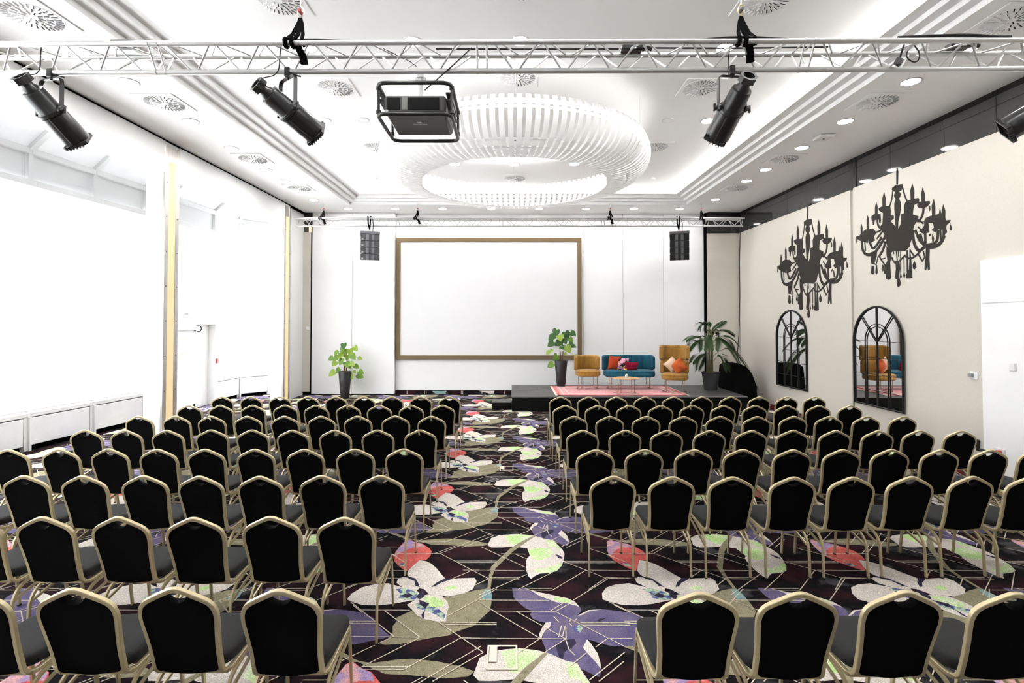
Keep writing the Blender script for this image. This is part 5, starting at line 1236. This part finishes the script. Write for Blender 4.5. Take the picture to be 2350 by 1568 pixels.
CP = [
 [(575, 32), (603, 32), (597, 235), (577, 235)],
 [(520, 300), (525, 275), (575, 240), (655, 230), (660, 265), (640, 310), (600, 325), (550, 325)],
 [(548, 365), (565, 325), (610, 318), (632, 355), (622, 395), (600, 418), (570, 415), (552, 395)],
 [(570, 410), (610, 410), (632, 460), (632, 530), (622, 610), (600, 700), (600, 790), (570, 790), (560, 640), (552, 540), (552, 470)],
 [(440, 880), (390, 790), (375, 760), (405, 720), (412, 590), (385, 575), (365, 560), (355, 535), (390, 510), (440, 502), (500, 500), (510, 570), (505, 620), (545, 620), (545, 660), (505, 690), (560, 750), (600, 790), (632, 720), (632, 605), (675, 590), (672, 500), (690, 455), (720, 432), (790, 412), (850, 400), (862, 430), (850, 465), (795, 490), (785, 560), (782, 610), (850, 628), (850, 670), (800, 740), (780, 810), (775, 900), (750, 960), (740, 1010), (690, 1060), (540, 1060), (510, 1085), (470, 1010), (450, 960)],
 [(835, 490), (860, 450), (900, 445), (990, 440), (995, 470), (960, 510), (915, 532), (860, 530), (840, 510)],
 [(890, 450), (885, 350), (903, 270), (930, 350), (930, 450)], [(980, 500), (996, 500), (1000, 548), (990, 568), (978, 553)],
 [(755, 430), (750, 310), (775, 222), (800, 310), (798, 420)], [(405, 510), (403, 410), (425, 325), (445, 410), (442, 510)],
 [(312, 610), (312, 520), (328, 447), (347, 520), (345, 610)], [(268, 630), (300, 605), (380, 600), (386, 680), (380, 720), (365, 712), (360, 670), (310, 680), (300, 740), (285, 737), (284, 690), (270, 680)],
 [(210, 800), (208, 670), (222, 617), (236, 670), (238, 800)], [(135, 860), (133, 770), (143, 722), (158, 770), (155, 860)],
 [(80, 880), (120, 870), (150, 830), (200, 792), (290, 785), (330, 830), (300, 880), (312, 930), (255, 962), (232, 960), (236, 880), (222, 962), (120, 932), (95, 912)],
 [(80, 880), (96, 880), (93, 950), (82, 965)], [(255, 1080), (340, 1050), (332, 1130), (302, 1222), (268, 1222)],
 [(270, 1240), (262, 1330), (275, 1352), (295, 1352), (308, 1330), (300, 1250)], [(325, 1230), (318, 1330), (332, 1352), (346, 1330), (338, 1240)],
 [(455, 1000), (500, 1060), (520, 1120), (500, 1200), (505, 1330), (514, 1380), (502, 1412), (475, 1420), (448, 1402), (447, 1350), (425, 1340), (430, 1255), (468, 1180), (455, 1100)],
 [(405, 1230), (393, 1290), (408, 1316), (425, 1300), (420, 1240)], [(565, 1180), (615, 1180), (622, 1280), (608, 1400), (570, 1410), (563, 1380), (572, 1280)],
 [(598, 1380), (580, 1460), (588, 1498), (605, 1508), (625, 1492), (630, 1450), (612, 1380)], [(630, 1320), (622, 1380), (632, 1412), (644, 1380)], [(672, 1300), (663, 1370), (675, 1400), (688, 1370)],
 [(742, 1030), (760, 1150), (770, 1280), (775, 1390), (745, 1402), (702, 1402), (694, 1360), (733, 1290), (740, 1180)], [(800, 1180), (778, 1240), (785, 1280), (803, 1290), (826, 1265), (820, 1230)],
 [(920, 690), (945, 650), (1000, 625), (1100, 602), (1140, 590), (1182, 640), (1190, 680), (1250, 675), (1245, 700), (1200, 740), (1195, 780), (1206, 830), (1180, 850), (1172, 905), (1155, 912), (1150, 800), (1100, 790), (1060, 830), (1015, 800), (1045, 770), (1030, 712), (972, 712), (982, 760), (985, 830), (920, 850), (860, 820), (900, 780), (925, 740)],
 [(1020, 620), (1015, 500), (1041, 413), (1060, 500), (1060, 620)], [(1142, 660), (1140, 560), (1160, 480), (1185, 560), (1183, 690)], [(1103, 610), (1118, 525), (1137, 610)], [(1245, 720), (1262, 760), (1262, 800), (1250, 808), (1238, 790), (1242, 750)],
 [(1025, 850), (1045, 900), (1042, 945), (1025, 945), (1018, 900)], [(945, 1010), (992, 1010), (987, 1150), (992, 1290), (972, 1302), (960, 1240), (945, 1302), (928, 1290), (932, 1200), (942, 1120)],
]
CLN = [([(535, 300), (525, 400), (505, 480), (485, 520)], 14), ([(655, 275), (680, 370), (705, 430), (722, 455)], 14), ([(915, 525), (910, 600), (880, 665), (835, 695)], 22), ([(340, 675), (350, 755), (395, 790)], 20),
 ([(150, 930), (155, 1050), (195, 1105), (260, 1112), (330, 1065), (395, 960), (445, 870)], 30), ([(185, 940), (195, 1060)], 14), ([(250, 955), (280, 1040), (330, 1000), (395, 890)], 26), ([(440, 940), (420, 1040), (365, 1125)], 26), ([(318, 835), (395, 800)], 16), ([(335, 910), (405, 820)], 18),
 ([(350, 1125), (328, 1235)], 10), ([(360, 1120), (400, 1185), (442, 1245)], 14), ([(300, 1215), (330, 1235)], 10), ([(630, 1050), (632, 1330)], 9), ([(672, 1120), (675, 1310)], 9), ([(712, 1050), (716, 1330)], 15), ([(575, 1050), (590, 1190)], 10), ([(540, 1060), (545, 1100)], 12), ([(600, 1050), (605, 1130)], 8),
 ([(520, 1140), (545, 1200), (585, 1225)], 15), ([(600, 1200), (650, 1150), (690, 1110)], 15), ([(690, 1130), (740, 1160), (800, 1140), (875, 1065)], 17), ([(745, 1045), (800, 1130)], 14), ([(845, 1090), (900, 1190)], 13), ([(900, 1190), (922, 1145)], 11), ([(375, 1165), (440, 1150)], 10), ([(912, 1065), (935, 1150)], 12),
 ([(780, 800), (790, 950), (830, 1040), (870, 1062), (935, 1005)], 28), ([(812, 800), (860, 930), (925, 985)], 24), ([(845, 760), (885, 800)], 12), ([(870, 685), (915, 725)], 12), ([(845, 700), (915, 700)], 8),
 ([(1172, 870), (1140, 950), (1080, 1000), (1000, 1015), (940, 1000), (895, 950), (870, 850)], 30), ([(1095, 800), (1092, 930), (1040, 975), (965, 985)], 24), ([(935, 830), (938, 970)], 22), ([(985, 870), (1010, 850)], 14), ([(1125, 790), (1130, 930)], 14)]
def wall_pt(a, b): w_ = onx(1950 + a / 5.408, 380 + b / 5.408, XB - .05); return (w_.y, w_.z)
REFY, REFZ = wall_pt(589, 500)
def chandelier(yc, zref, sc, xw, label):
    t = thing('chandelier_silhouette', label, 'wall art', (xw, yc, zref), 'chandelier silhouettes on right wall')
    fn = lambda d_: (lambda q: (-d_, (q[0] - REFY) * sc, (q[1] - REFZ) * sc))
    groups = {'ceiling_rod': [0], 'canopy': [1], 'centre_body': [2, 3, 4], 'candle': [6, 8, 9, 10, 12, 13, 28, 29, 30], 'candle_cup': [5, 11, 14, 27], 'crystal_drop': [7, 15, 17, 18, 20, 21, 22, 23, 24, 26, 31, 32], 'bead_cluster': [16, 19, 25, 33]}
    dd = .004
    for name, ids in groups.items():
        for i in ids:
            dd += .00005
            m = MB(); q = [wall_pt(*v) for v in CP[i]]; m.prism(q, fn(.0005), fn(dd)); m.build(name, 'decal', t, False)
    for pl, w_ in CLN:
        dd += .00005
        q = [Vector((*wall_pt(*v), 0)) for v in pl]; q = rounded(q, .12, 3); h = w_ / 5.408 / F * 9.3 * .5 * 1.35
        m = MB(); m.sweep([(-.003, (v.x - REFY) * sc, (v.y - REFZ) * sc) for v in q], [(-h * sc, -.002), (h * sc, -.002), (h * sc, dd - .003), (-h * sc, dd - .003)], (-1, 0, 0)); m.build('arm' if w_ > 19 else 'bead_chain', 'decal', t, False)
    return t
chandelier(REFY, REFZ, 1.0, XB - .045, 'smaller flat black chandelier silhouette above near mirror')
r2 = onx(1770 + 470 / 5.6, 460 + 505 / 5.6, XB)
chandelier(r2.y, r2.z, 1.265, XB, 'larger flat black chandelier silhouette above far mirror')

# ============================================================ SWITCHES, SOCKETS, FLOOR BOXES
def plate(name, label, cat, loc, parts, mats):
    t = thing(name, label, cat, loc)
    for (nm, a, b), m_ in zip(parts, mats):
        m = MB(); m.bbox(a, b, .003); m.build(nm, m_, t)
p = onx(2237, 862, XB - .045); plate('wall_thermostat', 'small white thermostat plate on beige wall beside white door', 'thermostat', p, [('backplate', (-.014, -.06, -.06), (0, .06, .06)), ('dial_cover', (-.05, .0, -.02), (-.014, .07, .03))], ['label_white', 'speaker_side'])
p = onx(2325, 843, 6.955); plate('light_switch', 'white light switch on the white door panel', 'switch', p, [('backplate', (-.012, -.05, -.06), (0, .05, .06)), ('rocker', (-.02, -.04, -.05), (-.012, .04, .05))], ['led_white_plastic', 'label_white'])
p = ony(706, 754, 15.9); plate('light_switch', 'white light switch on narrow beige panel by far column', 'switch', p, [('backplate', (-.05, -.01, -.05), (.05, 0, .05)), ('rocker', (-.04, -.018, -.04), (.04, -.01, .04))], ['label_white', 'label_white'])
p = onx(2230, 1018, XB - .045); t = thing('socket_strip', 'white triple power socket strip low on right beige wall', 'socket', p)
m = MB(); m.bbox((-.012, -.17, -.045), (0, .13, .045), .004); m.build('faceplate', 'label_white', t)
for k in range(3):
    m = MB(); m.lathe([(.028, 0), (.026, .003), (.01, .003), (0, .001)], 16, 0, Matrix.Translation((-.012, .09 - .09 * k, 0)) @ Matrix.Rotation(-pi / 2, 4, 'Y')); m.build('outlet', 'slot_dark', t)
m = MB(); m.bbox((-.05, -.16, -.08), (-.012, -.11, .09), .01); m.build('black_plug', 'black_rubber', t)
p = onx(2290, 1036, 6.955); t = thing('industrial_socket', 'red industrial power socket with plug low on white door', 'socket', p)
m = MB(); m.bbox((-.02, -.12, -.05), (0, .05, .05), .004); m.build('faceplate', 'label_white', t)
m = MB(); m.tube([(-.02, -.07, 0), (-.09, -.03, -.005)], .032, 12); m.build('red_socket', 'red_paint', t)
m = MB(); m.tube([(-.09, -.03, -.005), (-.13, .05, -.01), (-.15, .12, -.01)], .02, 10); m.build('plug', 'black_rubber', t)
p = ony(1737, 889, 14.5); p = Vector((XB, p.y, p.z)); plate('wall_socket', 'dark wall socket above cable coil beside stage', 'socket', onx(1737, 889, XB), [('backplate', (-.012, -.09, -.06), (0, .09, .06)), ('plug', (-.06, -.03, -.03), (-.012, .05, .04))], ['speaker_side', 'black_rubber'])
def floorbox(x0, x1, y0, y1, label):
    o = Vector(((x0 + x1) / 2, (y0 + y1) / 2, .0055)); t = thing('floor_box', label, 'floor box', o); w_ = .012
    for a, b in (((x0, y0), (x1, y0 + w_)), ((x0, y1 - w_), (x1, y1)), ((x0, y0 + w_), (x0 + w_, y1 - w_)), ((x1 - w_, y0 + w_), (x1, y1 - w_))):
        m = MB(); m.box((a[0], a[1], .0055), (b[0], b[1], .0095)); m.build('lid_frame', 'fringe', t, False, o)
    m = MB(); m.bbox((x0 + .015, y0 + (y1 - y0) * .3, .0056), (x0 + (x1 - x0) * .33, y1 - .015, .011), .002); m.build('cable_flap', 'fringe', t, False, o)
a, b = onz(1115, 1540, 0), onz(1190, 1484, 0); floorbox(a.x, onz(1188, 1540, 0).x, a.y, b.y, 'square floor power box with cream frame in front aisle')
a, b = onz(1147, 1082, 0), onz(1178, 1071, 0); floorbox(a.x, b.x, a.y, b.y, 'small floor power box further up the aisle')
